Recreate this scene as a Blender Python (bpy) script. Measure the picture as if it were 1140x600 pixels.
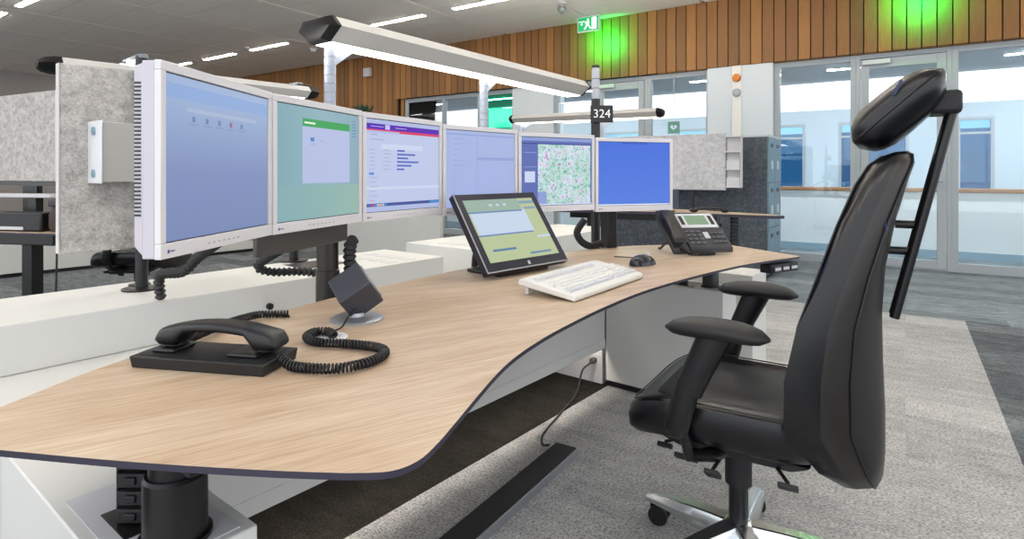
import bpy, bmesh, math, random
from mathutils import Vector, Matrix
random.seed(7)
R = math.radians
scene = bpy.context.scene
for o in list(bpy.data.objects): bpy.data.objects.remove(o)
COL = scene.collection

# ---------------------------------------------------------------- camera, world, exposure
cam_d = bpy.data.cameras.new('camera'); cam = bpy.data.objects.new('camera', cam_d); COL.objects.link(cam)
cam.location = (0, 0, 1.11); cam.rotation_euler = (R(90), 0, 0)
cam_d.sensor_width = 36; cam_d.lens = 650/1140*36; cam_d.shift_y = -107/1140
cam_d.clip_start = .02; cam_d.clip_end = 200
scene.camera = cam
wd = bpy.data.worlds.new('sky'); scene.world = wd; wd.use_nodes = True
wd.node_tree.nodes['Background'].inputs[0].default_value = (.93, .96, 1, 1)
wd.node_tree.nodes['Background'].inputs[1].default_value = 2.0
vs = scene.view_settings
vs.view_transform = 'Standard'; vs.look = 'None'; vs.gamma = 1; vs.use_curve_mapping = False
vs.exposure = 0.0

# ---------------------------------------------------------------- helpers: frames
BA = math.atan2(-.559, .829)           # building frame: w along the timber wall, n towards it
CA = math.atan2(-.62, .785)            # console frame, turned a few degrees against the building
def B(w, n): return (w*.829+n*.559, -w*.559+n*.829)
def C(w, n): return (w*.785+n*.62, -w*.62+n*.785)

def srgb(h):
    if isinstance(h, (tuple, list)): return tuple(h)+(1,) if len(h) == 3 else tuple(h)
    h = h.lstrip('#'); c = [int(h[i:i+2], 16)/255 for i in (0, 2, 4)]
    return tuple((x/12.92 if x <= .04045 else ((x+.055)/1.055)**2.4) for x in c)+(1,)

# ---------------------------------------------------------------- helpers: materials
MATS = {}
def mat(name, col, rough=.5, metal=0, spec=.5, emit=None, es=1, coat=0):
    if name in MATS: return MATS[name]
    m = bpy.data.materials.new(name); m.use_nodes = True
    b = m.node_tree.nodes['Principled BSDF']
    b.inputs['Base Color'].default_value = srgb(col); b.inputs['Roughness'].default_value = rough
    b.inputs['Metallic'].default_value = metal; b.inputs['Specular IOR Level'].default_value = spec
    b.inputs['Coat Weight'].default_value = coat
    if emit is not None:
        b.inputs['Emission Color'].default_value = srgb(emit); b.inputs['Emission Strength'].default_value = es
    MATS[name] = m; return m
def nt(m): return m.node_tree.nodes, m.node_tree.links, m.node_tree.nodes['Principled BSDF']
def ramp(N, L, fac, stops):
    r = N.new('ShaderNodeValToRGB'); L.new(fac, r.inputs[0])
    e = r.color_ramp.elements
    while len(e) < len(stops): e.new(.5)
    for i, (p, c) in enumerate(stops): e[i].position = p; e[i].color = srgb(c)
    return r.outputs[0]
def mapped(N, L, scale=(1, 1, 1), rot=0, coord='Object'):
    t = N.new('ShaderNodeTexCoord'); mp = N.new('ShaderNodeMapping'); L.new(t.outputs[coord], mp.inputs[0])
    mp.inputs['Scale'].default_value = scale; mp.inputs['Rotation'].default_value = (0, 0, rot)
    return mp.outputs[0]
def noise(N, L, vec, scale, detail=4, rough=.6):
    n = N.new('ShaderNodeTexNoise'); L.new(vec, n.inputs['Vector']); n.inputs['Scale'].default_value = scale
    n.inputs['Detail'].default_value = detail; n.inputs['Roughness'].default_value = rough
    return n.outputs['Fac']
def bump(N, L, b, fac, strength=.3, dist=.002):
    bn = N.new('ShaderNodeBump'); bn.inputs['Strength'].default_value = strength; bn.inputs['Distance'].default_value = dist
    L.new(fac, bn.inputs['Height']); L.new(bn.outputs[0], b.inputs['Normal'])
def mathn(N, L, op, a, b=None):
    m = N.new('ShaderNodeMath'); m.operation = op
    for i, v in enumerate((a, b)):
        if v is None: continue
        if isinstance(v, (int, float)): m.inputs[i].default_value = v
        else: L.new(v, m.inputs[i])
    return m.outputs[0]
def mixc(N, L, fac, a, b, mode='MIX'):
    m = N.new('ShaderNodeMix'); m.data_type = 'RGBA'; m.blend_type = mode
    if isinstance(fac, (int, float)): m.inputs[0].default_value = fac
    else: L.new(fac, m.inputs[0])
    for i, v in ((6, a), (7, b)):
        if isinstance(v, (str, tuple)): m.inputs[i].default_value = srgb(v)
        else: L.new(v, m.inputs[i])
    return m.outputs[2]

WHITE = mat('white_laminate', '#d0d0cd', .45)
PLW = mat('white_plastic', '#d6d4d8', .4)
GREYP = mat('pale_grey_metal', '#c4c4c8', .4)
BLK = mat('black_plastic', '#0f0f12', .42)
BLK2 = mat('soft_black_plastic', '#141417', .55)
BLKM = mat('black_metal', '#0e0e10', .35)
GRAPH = mat('graphite_plastic', '#26262c', .42)
RAILM = mat('rail_grey_metal', '#4d4946', .4, .3)
ALU = mat('polished_aluminium', '#d4d8dc', .22, 1)
ALUM = mat('satin_aluminium', '#a8abb0', .4, .8)
FRAMEM = mat('window_frame_grey', '#9fa6ab', .45)
PLAST = mat('white_wall_paint', '#ccd3d8', .7)
CREAM = mat('cream_plastic', '#dedcd8', .45)
RUB = mat('black_rubber', '#0c0c0f', .55)
LEATH = mat('black_leather', '#07080d', .28, 0, .5)
N, L, b = nt(LEATH); v = mapped(N, L); f_ = noise(N, L, v, 260, 3); bump(N, L, b, f_, .25, .0006)
LEATHB = mat('brown_black_shell', '#24211f', .34)
N, L, b = nt(LEATHB); v = mapped(N, L); f_ = noise(N, L, v, 260, 3); bump(N, L, b, f_, .2, .0006)
FABD = mat('dark_seat_fabric', '#0a0c15', .5)

def felt(name, lo, hi, mid):
    m = mat(name, mid, .95, 0, .1); N, L, b = nt(m)
    v = mapped(N, L); f = noise(N, L, v, 130, 6, .8)
    g = noise(N, L, v, 28, 4, .7); g2 = mathn(N, L, 'ADD', mathn(N, L, 'MULTIPLY', f, .55), mathn(N, L, 'MULTIPLY', g, .45))
    c = ramp(N, L, g2, [(.36, lo), (.5, mid), (.62, hi)]); L.new(c, b.inputs['Base Color'])
    bump(N, L, b, f, .3, .002); return m
FELT = felt('grey_wool_felt', '#86837f', '#cfccca', '#b2afac')
FELTD = felt('dark_blue_grey_felt', '#3e434b', '#6b727a', '#535961')
FELTE = mat('felt_edge', '#c9c6c6', .9)

OAK = mat('oak_veneer', '#d2b48e', .42); N, L, b = nt(OAK)
def grain(sx, sy):
    t_ = N.new('ShaderNodeTexCoord'); mp = N.new('ShaderNodeMapping'); mp.vector_type = 'TEXTURE'; L.new(t_.outputs['Object'], mp.inputs[0])
    mp.inputs['Rotation'].default_value = (0, 0, R(33)); mp.inputs['Scale'].default_value = (1/sx, 1/sy, 1); return mp.outputs[0]
f = noise(N, L, grain(1.3, 9), 2.4, 8, .68); f2 = noise(N, L, grain(3, 70), 3, 5, .6); f3 = noise(N, L, grain(2, 3), 1.3, 3, .5)
c = ramp(N, L, f, [(.30, '#b39b80'), (.5, '#c4b09a'), (.70, '#d2c2ae')])
c2 = ramp(N, L, f2, [(.36, '#d2c0aa'), (.58, '#ffffff')]); c3 = ramp(N, L, f3, [(.3, '#e6dccf'), (.7, '#ffffff')])
L.new(mixc(N, L, .7, mixc(N, L, .5, c, c2, 'MULTIPLY'), c3, 'MULTIPLY'), b.inputs['Base Color'])
OAKE = mat('dark_desk_edge', '#2e2b3c', .5)

SLATM = mat('cedar_slat', '#9a6030', .55); N, L, b = nt(SLATM)
oi = N.new('ShaderNodeObjectInfo')
c = ramp(N, L, oi.outputs['Random'], [(0, '#765022'), (.35, '#8f622c'), (.7, '#825627'), (1, '#a27033')])
v = mapped(N, L, (30, 30, 1.2)); f = noise(N, L, v, 3, 5)
c2 = ramp(N, L, f, [(.3, '#c8b8a8'), (.65, '#ffffff')])
L.new(mixc(N, L, .6, c, c2, 'MULTIPLY'), b.inputs['Base Color'])
SLATB = mat('slat_backing', '#17110c', .9)

CEILM = mat('ceiling_panel_paint', '#dcd7d2', .75)
CEILJ = mat('ceiling_joint', '#e6e2de', .8)
LIT = mat('lit_diffuser', '#ffffff', .5, emit='#fffaf0', es=9)
LITU = mat('upper_diffuser_lit', '#ffffff', .5, emit='#fffaf0', es=115)
LITS = mat('strip_diffuser', '#ffffff', .5, emit='#fff8ec', es=50)

def glass(name, tint, gl=.10):
    m = bpy.data.materials.new(name); m.use_nodes = True; N, L = m.node_tree.nodes, m.node_tree.links
    N.remove(N['Principled BSDF']); o = N['Material Output']
    t = N.new('ShaderNodeBsdfTransparent'); t.inputs[0].default_value = srgb(tint)
    g = N.new('ShaderNodeBsdfGlossy'); g.inputs['Roughness'].default_value = .01
    fr = N.new('ShaderNodeFresnel'); fr.inputs[0].default_value = 1.5
    mx = N.new('ShaderNodeMixShader'); L.new(mathn(N, L, 'ADD', fr.outputs[0], gl-.04), mx.inputs[0])
    L.new(t.outputs[0], mx.inputs[1]); L.new(g.outputs[0], mx.inputs[2]); L.new(mx.outputs[0], o.inputs[0])
    return m
GLASS = glass('clear_glass', (.94, .975, .985), .045)
LITG = mat('gallery_diffuser', '#ffffff', .5, emit='#f4faff', es=170)
GLASSG = glass('green_film_glass', (.22, .85, .60), .06)
GLASSB = glass('blue_glass', (.42, .64, .77), .06)

# carpet: pieces of different tone laid in the building's directions; mid and dark zones along the desks'
CARP = mat('carpet', '#7c7a78', .95, 0, .1); N, L, b = nt(CARP)
tc = N.new('ShaderNodeTexCoord'); sp = N.new('ShaderNodeSeparateXYZ'); L.new(tc.outputs['Object'], sp.inputs[0])
X, Y = sp.outputs[0], sp.outputs[1]
br = N.new('ShaderNodeTexBrick'); mp = N.new('ShaderNodeMapping'); L.new(tc.outputs['Object'], mp.inputs[0])
L.new(mp.outputs[0], br.inputs[0]); br.inputs['Scale'].default_value = 1
br.inputs['Brick Width'].default_value = 1.0; br.inputs['Row Height'].default_value = .25
br.inputs['Mortar Size'].default_value = 0.0; br.inputs['Color1'].default_value = (0, 0, 0, 1); br.inputs['Color2'].default_value = (1, 1, 1, 1)
br.offset = .37
v = mapped(N, L, (2.2, 6, 1)); f1 = noise(N, L, v, 2.6, 9, .82)
v = mapped(N, L, (60, 110, 1)); f2 = noise(N, L, v, 1.6, 2, .6)
v = mapped(N, L, (3, 9, 1)); f3 = noise(N, L, v, 1.5, 5, .7)
tone = mathn(N, L, 'ADD', mathn(N, L, 'MULTIPLY', br.outputs[0], .17), mathn(N, L, 'MULTIPLY', f1, .85))
cmid = ramp(N, L, tone, [(.30, '#4b4e52'), (.5, '#6e7377'), (.70, '#9a9fa3')])
clight = ramp(N, L, tone, [(.28, '#9a9a9a'), (.5, '#bababa'), (.72, '#d6d6d4')])
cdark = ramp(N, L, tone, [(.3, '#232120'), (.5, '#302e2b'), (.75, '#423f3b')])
inl = mathn(N, L, 'MULTIPLY', mathn(N, L, 'LESS_THAN', X, .37), mathn(N, L, 'LESS_THAN', Y, 5.55))
# object axes are the building's (w, n); the desk island's own w axis is turned by CA-BA
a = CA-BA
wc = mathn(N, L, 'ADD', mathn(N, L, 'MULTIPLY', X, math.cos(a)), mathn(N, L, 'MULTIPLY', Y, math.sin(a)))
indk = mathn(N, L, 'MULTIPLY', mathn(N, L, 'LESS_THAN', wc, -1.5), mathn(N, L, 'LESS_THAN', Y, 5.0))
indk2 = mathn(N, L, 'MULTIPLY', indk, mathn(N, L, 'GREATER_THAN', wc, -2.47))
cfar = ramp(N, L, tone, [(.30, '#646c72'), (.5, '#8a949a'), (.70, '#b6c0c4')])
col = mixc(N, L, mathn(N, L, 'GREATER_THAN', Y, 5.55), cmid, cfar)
col = mixc(N, L, inl, col, clight)
col = mixc(N, L, mathn(N, L, 'LESS_THAN', wc, -2.2), col, cmid)
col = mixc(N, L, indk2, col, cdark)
gr = ramp(N, L, f2, [(.36, '#747474'), (.58, '#ffffff')])
col = mixc(N, L, .7, col, gr, 'MULTIPLY')
L.new(col, b.inputs['Base Color']); bump(N, L, b, f2, .5, .004)

# ---------------------------------------------------------------- helpers: meshes
class MB:
    def __init__(s): s.v = []; s.f = []; s.m = []; s.T = Matrix()
    def add(s, vs_, fs, m=0):
        k = len(s.v); s.v += [tuple(s.T @ Vector(p)) for p in vs_]
        s.f += [tuple(i+k for i in q) for q in fs]; s.m += [m]*len(fs); return s
    def box(s, c, d, m=0, rot=None):
        x, y, z = d[0]/2, d[1]/2, d[2]/2
        P = [Vector((sx*x, sy*y, sz*z)) for sz in (-1, 1) for sx, sy in ((-1, -1), (1, -1), (1, 1), (-1, 1))]
        if rot is not None: P = [rot @ p for p in P]
        P = [p+Vector(c) for p in P]
        return s.add(P, [(3, 2, 1, 0), (4, 5, 6, 7), (0, 1, 5, 4), (1, 2, 6, 5), (2, 3, 7, 6), (3, 0, 4, 7)], m)
    def b2(s, x0, x1, y0, y1, z0, z1, m=0):
        return s.box(((x0+x1)/2, (y0+y1)/2, (z0+z1)/2), (abs(x1-x0), abs(y1-y0), abs(z1-z0)), m)
    def tube(s, path, r, seg=10, m=0, cap=True, flat=1.0):
        P = [Vector(p) for p in path]; n = len(P); rs = r if isinstance(r, (list, tuple)) else [r]*n
        V = []; ref = None
        for i, p in enumerate(P):
            t = (P[min(i+1, n-1)]-P[max(i-1, 0)]).normalized()
            if ref is None:
                ref = Vector((0, 0, 1)) if abs(t.z) < .9 else Vector((1, 0, 0))
            u = (ref-t*ref.dot(t))
            if u.length < 1e-5: u = t.orthogonal()
            u.normalize(); w = t.cross(u); ref = u
            for j in range(seg):
                a_ = 2*math.pi*j/seg; V.append(p+(u*math.cos(a_)+w*math.sin(a_)*flat)*rs[i])
        Fc = [(i*seg+j, i*seg+(j+1) % seg, (i+1)*seg+(j+1) % seg, (i+1)*seg+j) for i in range(n-1) for j in range(seg)]
        if cap: Fc += [tuple(range(seg))[::-1], tuple((n-1)*seg+j for j in range(seg))]
        return s.add(V, Fc, m)
    def cyl(s, p0, p1, r0, r1=None, seg=20, m=0):
        return s.tube([p0, p1], [r0, r0 if r1 is None else r1], seg, m)
    def prism(s, pts, z0, z1, m=0, ms=None):
        n = len(pts); V = [(p[0], p[1], z0) for p in pts]+[(p[0], p[1], z1) for p in pts]
        s.add(V, [tuple(range(n))[::-1], tuple(range(n, 2*n))], m)
        return s.add(V, [(i, (i+1) % n, n+(i+1) % n, n+i) for i in range(n)], m if ms is None else ms)
    def lathe(s, prof, c=(0, 0, 0), seg=24, m=0):
        V = []; n = len(prof)
        for r, z in prof:
            for j in range(seg):
                a_ = 2*math.pi*j/seg; V.append((c[0]+r*math.cos(a_), c[1]+r*math.sin(a_), c[2]+z))
        Fc = [(i*seg+j, i*seg+(j+1) % seg, (i+1)*seg+(j+1) % seg, (i+1)*seg+j) for i in range(n-1) for j in range(seg)]
        Fc += [tuple(range(seg))[::-1], tuple((n-1)*seg+j for j in range(seg))]
        return s.add(V, Fc, m)
    def loft(s, secs, m=0):
        n = len(secs[0]); V = [p for q in secs for p in q]; k = len(secs)
        Fc = [(i*n+j, i*n+(j+1) % n, (i+1)*n+(j+1) % n, (i+1)*n+j) for i in range(k-1) for j in range(n)]
        Fc += [tuple(range(n))[::-1], tuple((k-1)*n+j for j in range(n))]
        return s.add(V, Fc, m)
    def mesh(s, name, mats, smooth=40):
        me = bpy.data.meshes.new(name); me.from_pydata(s.v, [], s.f)
        for m_ in (mats if isinstance(mats, (list, tuple)) else [mats]): me.materials.append(m_)
        me.polygons.foreach_set('material_index', s.m); me.update()
        bm = bmesh.new(); bm.from_mesh(me); bmesh.ops.recalc_face_normals(bm, faces=bm.faces); bm.to_mesh(me); bm.free()
        if smooth:
            me.polygons.foreach_set('use_smooth', [True]*len(me.polygons)); me.set_sharp_from_angle(angle=R(smooth))
        return me
    def build(s, name, mats, parent=None, loc=(0, 0, 0), rz=0, bevel=0, sub=0, smooth=40, seg=2):
        return link(name, s.mesh(name, mats, smooth), parent, loc, rz, bevel, sub, seg)
def link(name, me, parent=None, loc=(0, 0, 0), rz=0, bevel=0, sub=0, seg=2):
    o = bpy.data.objects.new(name, me); COL.objects.link(o); o.location = loc
    if isinstance(rz, (int, float)): o.rotation_euler = (0, 0, rz)
    else: o.rotation_euler = rz
    o.parent = parent
    if bevel:
        md = o.modifiers.new('bevel', 'BEVEL'); md.width = bevel; md.segments = seg; md.limit_method = 'ANGLE'; md.angle_limit = R(35); md.harden_normals = False
    if sub:
        md = o.modifiers.new('sub', 'SUBSURF'); md.levels = sub; md.render_levels = sub
    return o
def tag(o, label, cat, group=None):
    o['label'] = label; o['category'] = cat
    if group: o['group'] = group
    return o
def thing(name, label, cat, loc=(0, 0, 0), rz=0, group=None):
    o = bpy.data.objects.new(name, None); COL.objects.link(o); o.location = loc; o.rotation_euler = (0, 0, rz)
    o.empty_display_size = .1
    return tag(o, label, cat, group)
def struct(o): o['kind'] = 'structure'; return o
def part_label(o, t): o['label'] = t; return o
def kids(o): return [c for c in bpy.data.objects if c.parent == o]
def dup(root, loc, rz, label, parent=None):
    r = root.copy(); COL.objects.link(r); r.parent = parent
    if parent is None: r.location = loc; r.rotation_euler = (0, 0, rz); r['label'] = label
    for ch in kids(root): dup(ch, None, None, None, r)
    return r
def rotz(a): return Matrix.Rotation(a, 3, 'Z')
def rects(mb, rs, y, m0=0, step=.0002):
    """flat print: rectangles (x0, z0, x1, z1, material index) on a face looking along -y"""
    for i, (x0, z0, x1, z1, m) in enumerate(rs):
        yy = y-step*(i+1)
        mb.add([(x0, yy, z0), (x1, yy, z0), (x1, yy, z1), (x0, yy, z1)], [(0, 1, 2, 3)], m)
def text_mesh(name, txt, size, m, parent, loc, rot, ext=.0006):
    cu = bpy.data.curves.new(name, 'FONT'); cu.body = txt; cu.size = size; cu.align_x = 'CENTER'; cu.align_y = 'CENTER'; cu.extrude = ext
    t = bpy.data.objects.new('tmp', cu); COL.objects.link(t); bpy.context.view_layer.update()
    me = bpy.data.meshes.new_from_object(t); bpy.data.objects.remove(t); me.name = name; me.materials.clear(); me.materials.append(m)
    o = link(name, me, parent, loc); o.rotation_euler = rot; return o
def curve_pts(ctrl, n=12):
    """Catmull-Rom through control points"""
    P = [Vector(p) for p in ctrl]; out = []
    for i in range(len(P)-1):
        p0 = P[max(i-1, 0)]; p1 = P[i]; p2 = P[i+1]; p3 = P[min(i+2, len(P)-1)]
        for k in range(n):
            t = k/n; out.append(.5*((2*p1)+(p2-p0)*t+(2*p0-5*p1+4*p2-p3)*t*t+(3*p1-p0-3*p2+p3)*t**3))
    out.append(P[-1]); return out
def resample(P, step):
    out = [P[0]]; acc = 0
    for a_, b_ in zip(P, P[1:]):
        d = (b_-a_).length; 
        while acc+d >= step:
            t = (step-acc)/d; a_ = a_+(b_-a_)*t; out.append(a_); d = (b_-a_).length; acc = 0
        acc += d
    return out
def ribbed(mb, ctrl, r, pitch, depth, seg=10, m=0):
    P = resample(curve_pts(ctrl, 24), pitch/2); mb.tube(P, [r*(1 if i % 2 else 1-depth) for i in range(len(P))], seg, m)
def coil(mb, ctrl, R_, r, pitch, m=0, per=10):
    P = resample(curve_pts(ctrl, 24), pitch/per); out = []; ref = Vector((0, 0, 1))
    for i, p in enumerate(P):
        t = (P[min(i+1, len(P)-1)]-P[max(i-1, 0)]).normalized(); u = (ref-t*ref.dot(t)).normalized(); w = t.cross(u); ref = u
        a_ = 2*math.pi*i/per; out.append(p+(u*math.cos(a_)+w*math.sin(a_))*R_)
    mb.tube(out, r, 5, m)

# ================================================================ the room
CZ = 3.45; GN = 8.22; FZ = 2.545
# floor (object turned so that its own axes are the building's)
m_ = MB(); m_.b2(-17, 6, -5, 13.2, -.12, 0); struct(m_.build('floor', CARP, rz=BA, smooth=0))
# ceiling: slab, then the metal panels hung a little below it
m_ = MB(); m_.b2(-17, 6, -1.2, 8.3, CZ+.03, CZ+.2); ceil = struct(m_.build('ceiling', CEILJ, rz=BA, smooth=0))
pw, pn = 1.65, .6
pm = MB().box((0, 0, 0), (pw-.05, pn-.008, .03)).mesh('panel', CEILM, 0)
lights_w = [-8.07+1.65*k for k in range(-5, 8)]; rows = [6.4, 2.9, -.6]
for w0 in [-8.9+1.65*k for k in range(-5, 9)]:
    for i in range(20):
        n0 = -3.9+.6*i
        if n0+.6 > 8.2 or n0 < -1.25: continue
        o = link('panel', pm, ceil, (w0+pw/2, n0+.3, CZ+.015))
# recessed light strips
hb = MB().b2(-.56, .56, -.05, .05, -.012, .02).mesh('housing', WHITE, 0)
db = MB().b2(-.54, .54, -.036, .036, -.018, -.011).mesh('diffuser', LITS, 0)
ORD = ['first', 'second', 'third', 'fourth', 'fifth', 'sixth', 'seventh', 'eighth', 'ninth', 'tenth', 'eleventh', 'twelfth', 'thirteenth']
rown = ['row nearest the timber wall', 'middle row over the desks', 'row farthest from the timber wall']
for i, n0 in enumerate(rows):
    for k, w0 in enumerate(lights_w):
        x, y = B(w0, n0)
        t = thing('ceiling_light', '%s ceiling light strip from the left in the %s' % (ORD[k], rown[i]), 'ceiling light', (x, y, CZ), BA, 'recessed ceiling light strips')
        link('housing', hb, t); link('diffuser', db, t)
# left wall, far away
m_ = MB(); m_.b2(-17.2, -17, -5, 8.5, 0, CZ+.1); struct(m_.build('wall_left', mat('grey_wall', '#9c9896', .8), rz=BA, smooth=0))
# timber wall: backing plus every slat
m_ = MB(); m_.b2(-17, -8.10, GN, GN+.15, 0, CZ+.1); m_.b2(-8.10, 6, GN-.08, GN+.15, FZ+.012, CZ+.1)
wb = struct(m_.build('wall_back', SLATB, rz=BA, smooth=0))
pitch = .1415
ss = MB().b2(-.0645, .0645, 0, .035, FZ, CZ+.02).mesh('slat', SLATM, 0)
sl = MB().b2(-.0645, .0645, 0, .035, 0.02, CZ+.02).mesh('slat', SLATM, 0)
sj = MB().b2(-.0645, .0645, 0, .10, FZ, FZ+.02).mesh('slat_return', SLATM, 0)
w0 = -16.9
while w0 < 5.9:
    if w0 < -8.16: link('slat', sl, wb, (w0, GN-.045, 0))
    else:
        link('slat', ss, wb, (w0, GN-.115, 0))
        if w0 > -3: link('slat_return', sj, wb, (w0, GN-.08, -.008))
    w0 += pitch
# jamb of the timber opening
m_ = MB(); m_.b2(-8.10, -8.03, GN-.05, GN+.14, 0, FZ); struct(m_.build('trim_1', SLATM, rz=BA, smooth=0))
# white pillars
m_ = MB(); m_.b2(-2.25, -1.42, GN-.10, GN+.3, 0, FZ-.004); struct(m_.build('wall_pillar', PLAST, rz=BA, smooth=0))
m_ = MB(); m_.b2(-5.49, -4.70, GN-.06, GN+.3, 0, FZ-.004); struct(m_.build('wall_pier', PLAST, rz=BA, smooth=0))

# glazing: frames and panes
def window(i, w0, w1, fl=.06, fr=.06, g=GLASS, zb=.10, zt=.07, mull=()):
    m_ = MB(); n0, n1 = GN-.02, GN+.06
    m_.b2(w0, w0+fl, n0, n1, 0, FZ-.004); m_.b2(w1-fr, w1, n0, n1, 0, FZ-.004)
    m_.b2(w0+fl, w1-fr, n0, n1, 0, zb); m_.b2(w0+fl, w1-fr, n0, n1, FZ-.004-zt, FZ-.004)
    for q in mull: m_.b2(q-.03, q+.03, n0, n1, zb, FZ-zt-.004)
    f = struct(m_.build('window_%d' % i, FRAMEM, rz=BA, bevel=.004, smooth=0))
    qs = [w0+fl]+list(mull)+[w1-fr]
    for a_, b_ in zip(qs, qs[1:]):
        MB().b2(a_+.001, b_-.001, GN+.015, GN+.027, zb, FZ-.004-zt).build('pane', g, f, smooth=0)
    return f
window(1, -8.02, -6.20, .07, .07, mull=(-7.06,))
window(2, -6.20, -5.49, .12, .04, GLASSG)
window(3, -4.70, -3.99, .06, .05)
window(4, -3.14, -2.25, .06, .04)
window(5, -1.42, -.50, .07, .06)
window(6, .43, 2.6, .06, .06, mull=(1.6,))
window(7, 2.6, 4.4, .06, .06)
window(8, 4.4, 5.95, .06, .06)
def door(i, w0, w1, label):
    m_ = MB(); n0, n1 = GN-.02, GN+.06
    m_.b2(w0, w0+.045, n0, n1, 0, FZ-.004); m_.b2(w1-.045, w1, n0, n1, 0, FZ-.004)
    m_.b2(w0+.045, w1-.045, n0, n1, FZ-.06, FZ-.004); m_.b2(w0+.045, w1-.045, n0, n1, 0, .012)
    f = struct(m_.build('door_%d' % i, FRAMEM, rz=BA, bevel=.004, smooth=0))
    a_, b_ = w0+.05, w1-.05; m2 = MB(); s = .085
    m2.b2(a_, a_+s, n0-.005, n1-.02, .015, FZ-.07); m2.b2(b_-s, b_, n0-.005, n1-.02, .015, FZ-.07)
    m2.b2(a_+s, b_-s, n0-.005, n1-.02, .015, .115); m2.b2(a_+s, b_-s, n0-.005, n1-.02, FZ-.18, FZ-.07)
    lf = m2.build('door_leaf', FRAMEM, f, bevel=.004, smooth=0)
    MB().b2(a_+s, b_-s, GN+.005, GN+.017, .115, FZ-.18).build('pane', GLASS, lf, smooth=0)
    hd = MB(); hx = b_-.045
    hd.cyl((hx, n0-.005, 1.02), (hx, n0-.06, 1.02), .011); hd.cyl((hx+.01, n0-.058, 1.02), (hx-.13, n0-.058, 1.02), .010)
    hd.box((hx, n0-.01, 1.02), (.045, .012, .06)); hd.box((hx, n0-.01, 1.30), (.04, .012, .04))
    part_label(hd.build('door_handle', ALUM, f, bevel=.002), 'satin metal lever handle')
    MB().b2(a_+.02, a_+.30, n0-.06, n0-.006, FZ-.14, FZ-.085).build('door_closer', GREYP, f, bevel=.006)
    return f
door(1, -3.99, -3.14, '')
door(2, -.50, .43, '')

# the gallery beyond the glass: soffit, balustrade, facing wall with its window band open to the sky
ON = 13.0
m_ = MB(); m_.b2(-17, 6, GN+.16, ON+.2, 2.93, 3.05); struct(m_.build('ceiling_gallery', mat('gallery_soffit', '#aeb2b4', .8), rz=BA, smooth=0))
m_ = MB()
m_.b2(-17, 6, ON, ON+.2, 2.10, 2.36)
wins = [(-15.6, -14.4), (-13.6, -12.2), (-11.2, -9.9), (-8.9, -7.4), (-6.5, -5.0), (-4.3, -3.2), (-2.95, -1.67), (-1.09, .05), (.75, 1.27), (2.6, 3.6)]
e = -17
for a_, b_ in wins+[(6, 6)]:
    if a_ > e: m_.b2(e, a_, ON, ON+.2, 0, 2.10)
    e = b_
for a_, b_ in wins: 
    if b_ > a_: m_.b2(a_, b_, ON, ON+.2, 0, .78)
wo = struct(m_.build('wall_gallery', mat('gallery_wall', '#b4c2cb', .7), rz=BA, smooth=0))
m_ = MB(); m_.b2(-17, 6, ON+2.4, ON+2.5, 0, 2.05); struct(m_.build('wall_far', mat('far_room_blue', '#4f86a8', .7), rz=BA, smooth=0))
for i, (a_, b_) in enumerate(wins):
    f = MB(); f.b2(a_, a_+.05, ON-.01, ON+.1, .78, 2.10); f.b2(b_-.05, b_, ON-.01, ON+.1, .78, 2.10)
    f.b2(a_+.05, b_-.05, ON-.01, ON+.1, .78, .83); f.b2(a_+.05, b_-.05, ON-.01, ON+.1, 2.05, 2.10); f.b2(a_+.05, b_-.05, ON, ON+.08, 1.80, 1.84)
    fo = struct(f.build('window_%d' % (9+i), FRAMEM, rz=BA, smooth=0))
    MB().b2(a_+.05, b_-.05, ON+.04, ON+.05, .83, 2.05).build('pane', GLASSB, fo, smooth=0)
dg = MB().b2(-.54, .54, -.036, .036, -.018, -.011).mesh('diffuser', LITG, 0)
for k, w0 in enumerate([-13, -10.5, -8, -5.5, -3, -.6, 1.8, 4]):
    for j, n0 in enumerate((8.85, 11.6)):
        x, y = B(w0, n0)
        t = thing('ceiling_light', '%s soffit light strip from the left beyond the glass, in the %s line' % (ORD[k], ('near', 'far')[j]), 'ceiling light', (x, y, 2.93), BA, 'light strips of the gallery')
        link('housing', hb, t); link('diffuser', dg, t)
bal = thing('gallery_balustrade', 'solid white balustrade with a wooden handrail beyond the glass wall', 'balustrade', B(-5, 9.5)+(0,), BA)
for k in range(11):
    MB().b2(-11.5+2*k+.003, -9.5+2*k-.003, 0, .06, .10, .86).build('balustrade_panel', mat('balustrade_white', '#f2f4f4', .5), bal, smooth=0)
MB().b2(-11.5, 10.5, -.01, .07, 0, .10).build('kick_rail', mat('blue_grey_base', '#9fb8c6', .5), bal, smooth=0)
MB().b2(-11.5, 10.5, -.035, .095, .86, .915).build('handrail', mat('handrail_wood', '#a9774f', .5), bal, bevel=.012)

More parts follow.
